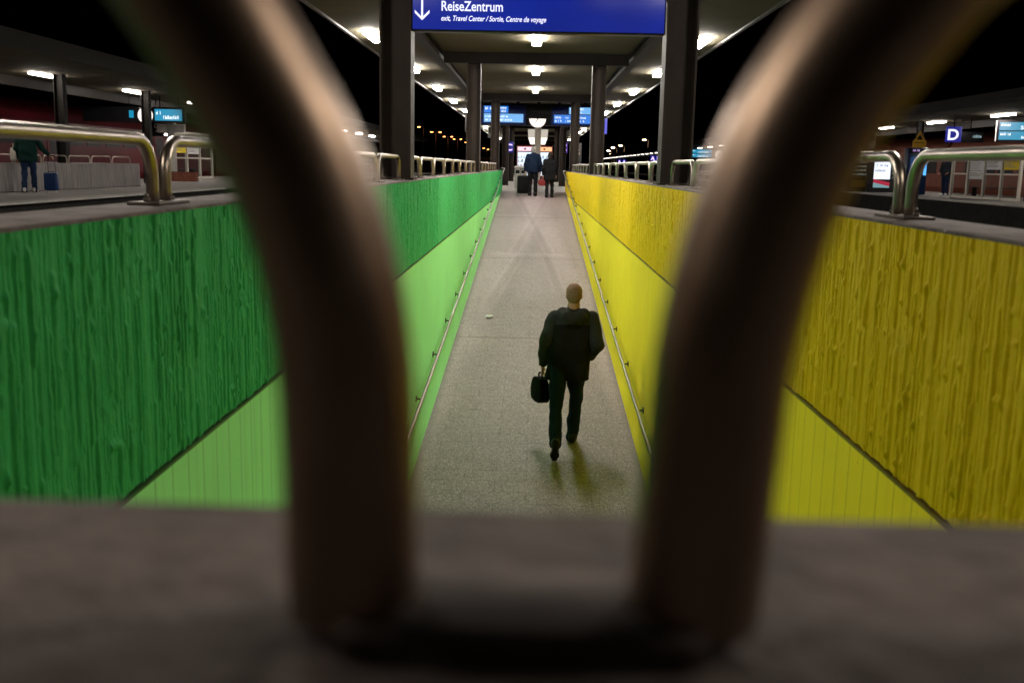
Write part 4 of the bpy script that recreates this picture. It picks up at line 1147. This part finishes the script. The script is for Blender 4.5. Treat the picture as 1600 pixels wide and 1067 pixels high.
for i, y in enumerate(RLY):
    lb = '%s lit lamp from the camera under the right platform canopy' % ORD[i]
    if pr_ is None: pr_ = o = lamp_proto('ceiling_lamp', M_TUBE_SIDE, lb, 'ceiling lamp', 'lit lamps under the right canopy', (18.4, y, ZS), 1.7, 0.24)
    else: o = copy_tree(pr_); o.location = (18.4, y, ZS); o['label'] = lb
far0 = None
for i in range(31):
    y = 33.9 + 6.6 * (6 + i)
    if far0 is None:
        k = MB(); k.bbox(-0.20, 0.20, -0.5, 0.5, -0.10, -0.001, 0.02); far0 = o = k.build('ceiling_lamp', M_TUBE_FAR)
    else: o = far0.copy(); COL.objects.link(o)
    o.location = (18.4, y, ZS)
    tag(o, 'one of the tiny lit lamps in the far dotted row under the right platform canopy', 'ceiling lamp', 'far dotted row of lamps under the right canopy')

# concrete parapet of the neighbouring ramp with its own hoops
k = MB(); k.bbox(-13.42, -13.12, 4, 33.4, 0, 0.72, 0.012); k.box(-16.2, -13.43, 33.1, 33.4, 0, 0.719)
tag(k.build('parapet_wall', M_WALLC), 'bare grey concrete parapet on the left platform behind the traveller', 'wall')
t = empty('hoop_railing', (-13.27, 18, 0.72), 'thin steel tube hoops on the grey parapet of the left platform', 'railing')
y = 10.6
while y < 33:
    k = MB()
    pts = [Vector(p_) for p_ in hoop_path((-13.27, y), (-13.27, y + 1.38))]
    k.tube([p_ - Vector((0, 0, 0.037)) for p_ in pts], 0.019, 8)
    k.build('hoop', M_STEEL, t).location = (13.27, -18, -0.72); y += 1.5
for i, y in enumerate((23.6, 30.3, 37.0, 57.1)):
    k = MB(); x = -14.2
    for s in (-1, 1): k.box(x + s * 0.13 - 0.01, x + s * 0.13 + 0.01, y - 0.13, y + 0.13, 0, ZS - 0.002)
    k.box(x - 0.12, x + 0.12, y - 0.006, y + 0.006, 0, ZS - 0.002)
    tag(k.build('steel_column', M_DARKCOL), '%s dark steel column from the camera under the left platform canopy' % ORD[i], 'column', 'dark steel columns of the left platform')
clock('round white lit clock behind a dark column on the left platform', (-15.22, 39.6, 2.55), 0.30, 0, ZS - 2.55, (7.05, 20))
def side_board(label, loc, rz, w, hh, rows, end=None, seedb=20, txt=None):
    t = empty('departure_board', loc, label, 'display board', None, rz)
    k = MB(); k.bbox(-w / 2, w / 2, 0, 0.28, -hh / 2, hh / 2, 0.015); k.build('casing', M_DARK, t)
    for i, (z0, z1) in enumerate(rows):
        k = MB(); k.box(-w / 2 + 0.09, w / 2 - 0.09, -0.010, -0.001, z0, z1); f = k.build('screen', M_CYAN, t)
        hz = (z1 - z0)
        glyphs(f, -w / 2 + 0.14, z0 + hz * 0.52, w * 0.16, hz * 0.30, seedb + i, -0.011)
        if txt and i == 0: tt = text('lettering', txt, hz * 0.62, M_SCRTXT, f, (-w / 2 + w * 0.34, -0.012, z0 + hz * 0.14), bold=0.004); fit(tt, w * 0.5)
        else: glyphs(f, -w / 2 + w * 0.34, z0 + hz * 0.14, w * 0.50, hz * 0.32, seedb + 5 + i, -0.011)
    if end: k = MB(); k.box(-w / 2 - 0.03, -w / 2 - 0.001, 0.01, 0.27, -hh / 2 + 0.02, hh / 2 - 0.02); k.build('end_panel', end, t)
    for x in (-w * 0.3, w * 0.3):
        k = MB(); k.cyl((x, 0.14, hh / 2 - 0.01), (x, 0.14, ZS - loc[2] - 0.001), 0.025, 8); k.build('hanger', M_DARK, t)
    return t
side_board('cyan departure board right of the clock on the left platform', (-14.33, 39.6, 2.58), 0, 1.25, 0.60, ((-0.22, 0.22),), None, 20)
t = empty('departure_board', (-16.62, 39.6, 2.58), 'dark departure board with one narrow cyan strip, left of the clock on the left platform', 'display board')
k = MB(); k.bbox(-1.1, 1.1, 0, 0.28, -0.30, 0.30, 0.015); k.build('casing', M_DARK, t)
k = MB(); k.box(0.74, 0.92, -0.010, -0.001, -0.13, 0.15); k.build('screen', M_CYAN, t)
for x in (-0.7, 0.7):
    k = MB(); k.cyl((x, 0.14, 0.29), (x, 0.14, ZS - 2.58 - 0.001), 0.025, 8); k.build('hanger', M_DARK, t)
# white column with two pale boxes and the number 9
t = empty('sign_column', (-14.92, 41.5, 0), 'white column carrying two pale boxes right of the clock on the left platform', 'column')
k = MB(); k.bbox(-0.14, 0.14, -0.14, 0.14, 0, 2.45, 0.02); k.build('shaft', M_GREY, t)
for s in (-1, 1):
    k = MB(); k.bbox(min(s * 0.15, s * 0.55), max(s * 0.15, s * 0.55), -0.12, 0.12, 1.96, 2.30, 0.01); k.build('side_box', mat('pale box enamel', (0.72, 0.68, 0.64), 0.5), t)
t = empty('platform_sign', (-15.62, 41.7, 2.12), 'dark sign with a pale figure 9 left of the white column on the left platform', 'sign')
k = MB(); k.bbox(-0.30, 0.30, 0, 0.1, -0.32, 0.32, 0.01); k.build('panel', M_DARK, t)
text('lettering', '9', 0.5, mat('dim lettering', (0.5, 0.48, 0.48), 0.5), t, (0.02, -0.008, -0.14), align='CENTER', bold=0.004)
k = MB(); k.cyl((0, 0.05, 0.31), (0, 0.05, ZS - 2.12), 0.02, 8); k.build('hanger', M_DARK, t)

def shelter(label, loc, rz, n, pw, depth, posters, hh=2.0, roof=True):
    """glazed shelter, open side away; local x along the front"""
    t = empty('waiting_shelter', loc, label, 'shelter', None, rz)
    W_ = n * pw
    fr = mat('shelter frame', (0.60, 0.56, 0.49), 0.4, 0.1, 0.08, 6)
    for i in range(n + 1):
        k = MB(); x = -W_ / 2 + i * pw; k.bbox(x - 0.05, x + 0.05, -0.05, 0.05, 0, hh, 0.008); k.build('post', fr, t)
    for i in range(n):
        x0, x1 = -W_ / 2 + i * pw + 0.051, -W_ / 2 + (i + 1) * pw - 0.051
        k = MB(); k.box(x0, x1, -0.012, 0.012, 0.101, hh - 0.081)
        k.build('pane', M_GLASS, t)
        k = MB(); k.box(x0, x1, -0.03, 0.03, 0.0, 0.10); k.build('sill', fr, t)
        k = MB(); k.box(x0, x1, -0.025, 0.025, 0.92, 0.98); k.build('middle_rail', fr, t)
        k = MB(); k.box(x0, x1, -0.03, 0.03, hh - 0.08, hh); k.build('top_rail', fr, t)
        if i < len(posters) and posters[i]:
            m, z0, z1 = posters[i]
            k = MB(); k.box(x0 + 0.06, x1 - 0.06, -0.020, -0.0125, z0, z1); po = k.build('poster', m, t)
            kk = MB(); q = random.Random(i + int(loc[0] * 7))
            for j in range(9):
                z = z1 - 0.10 - j * (z1 - z0 - 0.14) / 9; kk.box(x0 + 0.10, x0 + 0.10 + (x1 - x0 - 0.24) * q.uniform(0.45, 1), -0.022, -0.0205, z, z + 0.022)
            kk.build('print', mat('poster print', (0.30, 0.28, 0.24), 0.7), po)
    if roof:
      k = MB(); k.bbox(-W_ / 2 - 0.25, W_ / 2 + 0.25, -0.25, depth + 0.2, hh + 0.001, hh + 0.13, 0.02); k.build('roof', fr, t)
      k = MB(); k.box(-W_ / 2 + 0.1, W_ / 2 - 0.1, 0.35, 0.55, hh - 0.06, hh - 0.002); k.build('lamp_strip', emit('shelter tube glow', (1.0, 0.94, 0.86), 30.0), t)
    for x in ((-W_ / 2, W_ / 2) if roof else ()):
        k = MB(); k.bbox(x - 0.05, x + 0.05, depth - 0.05, depth + 0.05, 0, hh, 0.008); k.build('post', fr, t)
    k = MB(); k.box(-W_ / 2 + 0.2, W_ / 2 - 0.2, depth * 0.5, depth * 0.5 + 0.38, 0.42, 0.46)
    for x in (-W_ / 2 + 0.5, W_ / 2 - 0.5): k.box(x - 0.03, x + 0.03, depth * 0.5 + 0.1, depth * 0.5 + 0.28, 0.0, 0.42)
    k.build('bench', M_DGREY, t)
    return t
M_YPOST = mat('yellow timetable', (0.75, 0.55, 0.02), 0.6, 0, 0.1, 10); M_WPOST = mat('white timetable', (0.72, 0.72, 0.74), 0.6, 0, 0.08, 10)
shelter('white framed glass shelter with yellow and white timetables on the left platform', (-16.05, 47.4, 0), R(86), 3, 1.5, 1.3, [(M_YPOST, 1.18, 1.78), (M_WPOST, 1.14, 1.80), None])
t = empty('planter', (-14.45, 41.2, 0), 'low red brick planter at the foot of the left platform shelter', 'planter')
k = MB()
for i in range(5):
    k.bbox(-0.62, 0.62, -0.2, 0.2, 0.002 + i * 0.075, 0.07 + i * 0.075, 0.006)
k.build('box', mat('red brick', (0.20, 0.07, 0.045), 0.85, 0, 0.4, 9), t)
k = MB(); k.box(-0.55, 0.55, -0.15, 0.15, 0.36, 0.385); k.build('soil', mat('soil', (0.03, 0.02, 0.015), 0.95), t)

def train(label, x0, x1, y0, y1, body, lower, face, hh=3.1, wz0=0.95, wz1=1.75):
    """long carriage; face = -1 or +1: side whose doors and windows are modelled in detail"""
    xc = (x0 + x1) / 2; yc = (y0 + y1) / 2; w = x1 - x0
    t = empty('train', (xc, yc, -1.0), label, 'train')
    off = (-xc, -yc, 1.0)
    prof = [(x0 + 0.1, -0.15), (x1 - 0.1, -0.15), (x1, 0.25), (x1, 2.2), (x1 - 0.25, 2.75), (x1 - 0.8, hh), (x0 + 0.8, hh), (x0 + 0.25, 2.75), (x0, 2.2), (x0, 0.25)]
    n = max(1, int((y1 - y0) / 25))
    L = (y1 - y0) / n
    for c in range(n):
        a, b = y0 + c * L + 0.25, y0 + (c + 1) * L - 0.25
        k = MB(); k.prism_y(prof, a, b); o = k.build('carriage', body, t); o.location = off
        xs = x0 - 0.012 if face < 0 else x1 + 0.012
        y = a + 1.0; i = 0
        while y < b - 2:
            k = MB()
            if i % 6 == 2:
                k.box(xs - 0.01, xs + 0.01, y, y + 1.25, 0.0, 2.05); d = k.build('door', lower, o)
                k = MB(); k.box(xs - 0.016, xs + 0.016, y + 0.2, y + 1.05, 1.0, 1.9); k.build('pane', M_DARK, d); y += 1.55
            else:
                k.box(xs - 0.01, xs + 0.01, y, y + 1.5, wz0, wz1); k.build('window', M_DARK, o); y += 1.85
            i += 1
        k = MB()
        for yy in (a + 3, b - 3):
            for d in (-1.1, 1.1): k.cyl((xc - 0.75, yy + d, -0.52), (xc + 0.75, yy + d, -0.52), 0.44, 18)
            k.box(xc - 0.9, xc + 0.9, yy - 1.7, yy + 1.7, -0.6, -0.2)
        k.build('bogie', M_DGREY, t).location = off
    return t
M_WINE = mat('dark red train paint', (0.055, 0.005, 0.008), 0.4, 0, 0.2, 3); M_BRICK = mat('brown red train paint', (0.11, 0.028, 0.014), 0.5, 0, 0.25, 3)
train('dark red train standing beyond the left platform', -21.2, -18.4, 8, 83, M_WINE, M_WINE, 1, 3.1, 1.35, 1.95)
train('brownish red train standing beyond the right platform', 22.2, 25.0, 30, 105, M_BRICK, M_BRICK, -1)

# ------------------------------------------------------------------ right platform
shelter('pale framed glass shelter with white and yellow timetables on the right platform', (17.2, 38.9, 0), R(-83), 4, 1.14, 1.0,
        [None, (M_WPOST, 0.75, 1.72), (M_WPOST, 1.12, 1.72), (M_YPOST, 1.12, 1.72)], 1.9, False)
t = empty('section_sign', (17.15, 42.0, 2.53), 'blue lit section sign with a big white D under the right platform canopy', 'sign')
k = MB(); k.bbox(-0.30, 0.30, 0, 0.14, -0.31, 0.31, 0.015); k.build('panel', M_BLUE, t)
text('lettering', 'D', 0.60, M_LETTER, t, (-0.02, -0.012, -0.215), align='CENTER', bold=0.015)
k = MB(); k.cyl((0, 0.07, 0.30), (0, 0.07, ZS - 2.53), 0.02, 8); k.build('hanger', M_DARK, t)
t['label'] = 'blue lit section sign with a big white D under the right platform canopy'
t.rotation_euler.z = R(-20)
side_board('cyan departure board reading Stuttgart Hbf at the right edge of the picture', (19.62, 40.6, 2.66), R(-20), 2.5, 0.86, ((0.02, 0.34), (-0.34, -0.02)), mat('pale end panel', (0.5, 0.5, 0.5), 0.5), 30, 'Stuttgart Hbf')
t = empty('small_display', (18.35, 43.2, 2.50), 'small dark display between the D sign and the departure board', 'display')
k = MB(); k.bbox(-0.55, 0.55, 0, 0.12, -0.24, 0.2, 0.01); k.build('casing', M_DARK, t)
glyphs(t, 0.1, -0.05, 0.35, 0.12, 44, -0.003, emit('dim display text', (0.5, 0.75, 0.8), 0.5))
k = MB(); k.cyl((0, 0.06, 0.19), (0, 0.06, ZS - 2.50), 0.02, 8); k.build('hanger', M_DARK, t)
for i, (x, y) in enumerate(((17.85, 47.5), (18.0, 36.9), (17.6, 62.0))):
    k = MB()
    for s in (-1, 1): k.box(x + s * 0.13 - 0.01, x + s * 0.13 + 0.01, y - 0.13, y + 0.13, 0, ZS - 0.002)
    k.box(x - 0.12, x + 0.12, y - 0.006, y + 0.006, 0, ZS - 0.002)
    tag(k.build('steel_column', M_DARKCOL), ('dark steel column left of the D sign on the right platform', 'dark steel column at the end of the shelter on the right platform', 'far dark steel column on the right platform behind the blue machine')[i], 'column')
t = empty('warning_sign', (17.30, 46.0, 2.33), 'yellow warning sign with a triangle left of the D sign', 'sign')
k = MB(); k.box(-0.30, 0.30, 0, 0.02, -0.42, 0.04); k.prism_y([(-0.26, 0.041), (0.26, 0.041), (0.0, 0.50)], 0, 0.02); k.build('plate', mat('yellow sign plate', (0.65, 0.36, 0.02), 0.5), t)
k = MB(); k.prism_y([(-0.14, 0.09), (0.14, 0.09), (0.0, 0.34)], -0.004, -0.0005); k.box(-0.22, 0.22, -0.004, -0.0005, -0.06, -0.03); k.build('symbol', M_DARK, t)
k = MB(); k.cyl((0, 0.03, 0.2), (0, 0.03, ZS - 2.33), 0.015, 8); k.build('hanger', M_DARK, t)
t = empty('pictogram_sign', (15.6, 47.5, 2.40), 'dim grey square sign left of the yellow warning sign', 'sign')
k = MB(); k.bbox(-0.22, 0.22, 0, 0.04, -0.38, 0.30, 0.008); k.build('plate', mat('dim sign plate', (0.25, 0.25, 0.24), 0.5), t)
k = MB(); k.box(-0.15, 0.15, -0.004, -0.0005, -0.05, 0.22); k.build('pictogram', M_DGREY, t)
k = MB(); k.cyl((0, 0.02, 0.29), (0, 0.02, ZS - 2.40), 0.012, 8); k.build('hanger', M_DARK, t)
# vending machine with lit poster, snack machine and blue ticket machine
t = empty('poster_case', (16.75, 49.0, 0), 'dark machine with a bright white lit poster and red lower edge on the right platform', 'poster case', None, R(-6))
k = MB(); k.bbox(-0.62, 0.62, 0, 0.5, 0, 2.0, 0.03); k.build('cabinet', M_DGREY, t)
k = MB(); k.box(-0.36, 0.40, -0.012, -0.001, 0.62, 1.86); f = k.build('lit_face', emit('lit poster', (0.80, 0.86, 1.0), 1.25), t)
glyphs(f, -0.30, 1.52, 0.5, 0.09, 51, -0.0125, M_DGREY, 'print'); glyphs(f, -0.30, 1.22, 0.55, 0.11, 52, -0.0125, M_DGREY, 'print'); glyphs(f, -0.30, 0.98, 0.45, 0.10, 53, -0.0125, M_DGREY, 'print')
k = MB(); k.prism_y([(-0.36, 0.62), (0.40, 0.48), (0.40, 0.30), (-0.36, 0.30)], -0.012, -0.001); k.build('lower_panel', emit('red lit panel', (0.55, 0.03, 0.07), 0.7), t)
k = MB(); k.prism_y([(-0.36, 0.46), (0.1, 0.36), (0.40, 0.29), (0.40, 0.22), (-0.36, 0.22)], -0.018, -0.0125); k.build('foot_panel', emit('pale teal lit panel', (0.25, 0.45, 0.50), 0.7), t)
for i in range(6):
    k = MB(); k.cyl((0.52, -0.02, 1.7 - i * 0.2), (0.52, 0.001, 1.7 - i * 0.2), 0.035, 10); k.build('button', M_GREY, t)
t = empty('snack_machine', (15.85, 49.6, 0), 'dim snack machine with rows of packets left of the lit poster', 'vending machine')
k = MB(); k.bbox(-0.5, 0.46, 0, 0.7, 0, 1.9, 0.03); k.build('cabinet', M_DGREY, t)
k = MB(); k.box(-0.42, 0.38, -0.01, -0.001, 0.75, 1.75); f = k.build('window', mat('dark window', (0.02, 0.025, 0.025), 0.1), t)
k = MB(); q = random.Random(8)
for r_i in range(5):
    x = -0.38
    while x < 0.3: k.box(x, x + 0.08, -0.02, -0.0105, 0.80 + r_i * 0.19, 0.80 + r_i * 0.19 + q.uniform(0.05, 0.10)); x += q.choice((0.1, 0.13))
k.build('goods', emit('faintly lit goods', (0.45, 0.55, 0.5), 0.35), f)
k = MB(); k.box(-0.34, 0.34, -0.012, -0.001, 0.22, 0.55); k.build('tray', mat('brass tray', (0.35, 0.22, 0.07), 0.4, 0.5), t)
t = empty('ticket_machine', (16.15, 43.2, 0), 'tall dark blue machine with glowing blue screen between two hoops on the right', 'ticket machine')
t.location = (17.0, 45.2, 0)
k = MB(); k.bbox(-0.45, 0.45, 0, 0.5, 0, 2.05, 0.04); k.build('cabinet', mat('dark blue cabinet', (0.006, 0.02, 0.06), 0.35), t)
k = MB(); k.box(-0.33, 0.12, -0.012, -0.001, 0.75, 1.65); f = k.build('screen', emit('deep blue screen', (0.0, 0.045, 0.16), 0.7), t)
k = MB(); k.tube([(-0.10 + 0.12 * math.cos(a), -0.016, 1.25 + 0.24 * math.sin(a)) for a in np.linspace(0, 2 * PI, 22)], 0.012, 6); k.build('emblem', emit('teal emblem', (0.05, 0.35, 0.42), 0.6), f)
k = MB(); k.box(0.28, 0.40, -0.014, -0.001, 0.85, 1.70); k.build('light_strip', emit('cyan strip', (0.10, 0.45, 1.0), 1.4), t)
k = MB(); k.bbox(-0.4, 0.25, -0.02, 0.02, 1.80, 2.02, 0.01); hd = k.build('header', M_DARK, t)
glyphs(hd, -0.25, 1.88, 0.4, 0.1, 61, -0.021, emit('violet text', (0.65, 0.4, 0.9), 1.0))
# far end of the right platform
side_board('tiny far cyan departure board right of the first yellow-side column', (18.1, 110.0, 2.62), 0, 2.4, 1.0, ((0.04, 0.40), (-0.40, -0.04)), M_WHITE, 70)
clock('tiny far white clock beside the far cyan departure board', (20.2, 111.0, 2.52), 0.46, 0, ZS - 2.52, (4, 5))
t = empty('platform_sign', (21.0, 112.0, 2.55), 'tiny far blue sign right of the far white clock', 'sign')
k = MB(); k.bbox(-0.55, 0.55, 0, 0.1, -0.1, 0.3, 0.01); k.build('panel', M_BLUE2, t)
k = MB(); k.box(-0.5, 0.3, -0.006, 0.1, -0.45, -0.18); k.build('lower_panel', emit('teal panel', (0.1, 0.3, 0.3), 0.5), t)
k = MB(); k.cyl((0, 0.05, 0.29), (0, 0.05, ZS - 2.55), 0.02, 8); k.build('hanger', M_DARK, t)
for x, y, c_, lb in ((17.55, 150, 'A', 'far violet letter sign, left one of the near pair under the dotted lamps'), (18.35, 150, 'B', 'far violet letter sign, right one of the near pair under the dotted lamps'),
                     (17.3, 205, 'A', 'farther violet letter sign, left one of the pair by the second yellow-side column'), (18.25, 205, 'A', 'farther violet letter sign, right one of the pair by the second yellow-side column')):
    t = empty('section_sign', (x, y, 2.42 if y < 180 else 2.2), lb, 'sign')
    k = MB(); k.bbox(-0.38, 0.38, 0, 0.12, -0.38, 0.38, 0.01); k.build('panel', M_BLUE, t)
    text('lettering', c_, 0.78, M_LILAC, t, (0, -0.012, -0.28), align='CENTER', bold=0.03)
    k = MB(); k.cyl((0, 0.06, 0.37), (0, 0.06, ZS - t.location.z), 0.02, 8); k.build('hanger', M_DARK, t)
for i, (x, y) in enumerate(((16.6, 96), (17.8, 84), (17.0, 122), (18.2, 134))):
    t = empty('bench', (x, y, 0), '%s pale metal bench on the far right platform seen through the hoops' % ORD[i], 'bench', 'far benches on the right platform')
    k = MB(); k.bbox(-0.3, 0.3, -0.9, 0.9, 0.40, 0.46, 0.01); k.build('seat', M_GREY, t)
    k = MB(); k.bbox(0.26, 0.32, -0.9, 0.9, 0.52, 0.90, 0.01); k.build('backrest', M_GREY, t)
    for yy in (-0.7, 0.7):
        k = MB(); k.box(-0.2, 0.3, yy - 0.03, yy + 0.03, 0, 0.40); k.box(0.27, 0.31, yy - 0.03, yy + 0.03, 0.40, 0.52); k.build('leg', M_DGREY, t)

# ------------------------------------------------------------------ street lamps, car park and houses far behind
def street_lamp(label, x, y, zt, double=True, head=1.0, zb=-1.0, m=None, group='orange street lamps beyond the left platform'):
    t = empty('street_lamp', (x, y, zb), label, 'street lamp', group)
    k = MB(); H_ = zt - zb
    k.tube([(0, 0, 0), (0, 0, H_ * 0.5), (0, 0, H_)], 0.1, 8, 0, True, [0.15, 0.11, 0.08]); k.build('pole', mat('galvanised pole', (0.30, 0.27, 0.24), 0.5, 0.4), t)
    for s in ((-1, 1) if double else (-1,)):
        k = MB(); k.tube([(0, 0, H_ - 0.1), (s * 0.5, 0, H_ + 0.12), (s * 1.05, 0, H_ + 0.15)], 0.045, 6); k.bbox(min(s * 0.75, s * 1.75), max(s * 0.75, s * 1.75), -0.22, 0.22, H_ + 0.08, H_ + 0.26, 0.04); a = k.build('arm', MATS['galvanised pole'], t)
        k = MB(); k.sphere((s * 1.25, 0, H_ + 0.04), (0.42 * head, 0.2, 0.13 * head), 10); k.build('lamp_head', m or M_SODIUM, a)
    return t
for i, (px_, h_, d_) in enumerate(SLAMPS):
    street_lamp(('single orange street lamp nearest the first green-side column', 'tall double orange street lamp, first of the doubles from the left', 'double orange street lamp, second of the doubles from the left', 'double orange street lamp, third of the doubles from the left', 'single dim street lamp left of the second green-side column', 'small far single orange lamp between the second and third green-side columns', 'small far double orange lamp between the second and third green-side columns')[i], px_[0], px_[1], h_, d_)
M_SMALLL = emit('far lamp glow', (1.0, 0.62, 0.36), 60.0)
for (x, y, z), lb in zip(RLAMPS, ('tallest orange lamp beyond the dotted row on the right', 'pale lamp left of the tallest lamp on the right', 'orange lamp low beside the right canopy end', 'tiny white lamp just right of the second yellow-side column', 'tiny low lamp right of the second yellow-side column')):
    street_lamp(lb, x, y, z, False, 1.2, -1.0, M_SMALLL, 'far lamps beyond the right platform')
def car(label, x, y, rz, m):
    t = empty('parked_car', (x, y, -1.0), label, 'car', 'parked cars in the orange light', rz)
    k = MB(); k.prism_x([(-2.1, 0.3), (2.1, 0.3), (2.15, 0.62), (1.95, 0.80), (1.1, 0.92), (0.55, 1.40), (-1.2, 1.42), (-1.9, 0.98), (-2.15, 0.9)], -0.85, 0.85); k.build('body', m, t)
    k = MB()
    for s in (-1, 1): k.prism_x([(1.0, 0.94), (0.52, 1.34), (-1.15, 1.35), (-1.65, 0.98)], s * 0.852 - 0.004, s * 0.852 + 0.004)
    k.build('window', M_DARK, t)
    for a in (-1.3, 1.3):
        for s in (-1, 1): k = MB(); k.cyl((s * 0.70, a, 0.31), (s * 0.87, a, 0.31), 0.31, 16); k.build('wheel', M_DARK, t)
for i, (x, y, c_, lb) in enumerate(((-27.5, 236, (0.5, 0.5, 0.5), 'pale car parked leftmost in the orange light'), (-22.0, 236, (0.12, 0.12, 0.13), 'dark car parked between two pale cars in the orange light'), (-17.5, 240, (0.45, 0.42, 0.40), 'pale car parked rightmost in the orange light'))):
    car(lb, x, y, R(80 + 8 * i), mat('car paint %s' % ('pale', 'dark', 'cream')[i], c_, 0.3, 0.3))
k = MB(); k.box(-46, -13.5, 262, 262.4, -1, 0.35)
tag(k.build('low_wall', mat('low wall render', (0.42, 0.33, 0.27), 0.85, 0, 0.35, 0.4)), 'long low wall lit orange behind the parked cars', 'wall')
t = empty('distant_building', (-21.5, 420, -1), 'low far building with an orange lit front between the green-side columns', 'building')
k = MB(); k.box(-4.5, 4.5, 0, 9, 0, 5.2); k.build('wall', mat('far render', (0.5, 0.36, 0.26), 0.85, 0, 0.2, 0.3), t)
k = MB(); k.box(-4.9, 4.9, -0.4, 9.4, 5.2, 5.55); k.build('roof', M_DGREY, t)
for i in range(4):
    k = MB(); k.box(-4 + i * 2.1, -2.8 + i * 2.1, -0.03, -0.001, 2.2, 3.9); k.build('window', M_DARK, t)
CAMROT = [[0.9995647, -0.0236115, 0.0176912], [0.021516, 0.1730772, -0.9846732], [0.0201876, 0.9846252, 0.1735099]]
# ------------------------------------------------------------------ world, camera, render
wd = bpy.data.worlds.new('World'); S.world = wd; wd.use_nodes = True
nt = wd.node_tree; bg = nt.nodes['Background']
sky = nt.nodes.new('ShaderNodeTexSky'); sky.sky_type = 'NISHITA'; sky.sun_disc = False
sky.sun_elevation = R(-4); sky.sun_rotation = R(200)
nt.links.new(sky.outputs[0], bg.inputs['Color']); bg.inputs['Strength'].default_value = 0.004

cd = bpy.data.cameras.new('camera'); cam = bpy.data.objects.new('camera', cd); COL.objects.link(cam)
cd.sensor_width = 36.0; cd.lens = 35.01; cd.clip_start = 0.02; cd.clip_end = 6000
Rm = Matrix(CAMROT)
cam.matrix_world = Matrix.Translation((0, 0, 0.9)) @ Rm.to_4x4()
cd.dof.use_dof = True; cd.dof.focus_distance = 12.0; cd.dof.aperture_fstop = 4.2; cd.dof.aperture_blades = 0
S.camera = cam
S.view_settings.view_transform = 'Standard'; S.view_settings.look = 'None'
S.view_settings.exposure = 0.0; S.view_settings.gamma = 1.0
S.render.engine = 'CYCLES'
S.cycles.use_denoising = True
try: S.cycles.denoiser = 'OPENIMAGEDENOISE'
except Exception: pass
S.cycles.max_bounces = 6; S.cycles.diffuse_bounces = 3; S.cycles.glossy_bounces = 3; S.cycles.transmission_bounces = 4
S.cycles.sample_clamp_indirect = 4.0
S.cycles.caustics_reflective = False; S.cycles.caustics_refractive = False
S.cycles.use_light_tree = True
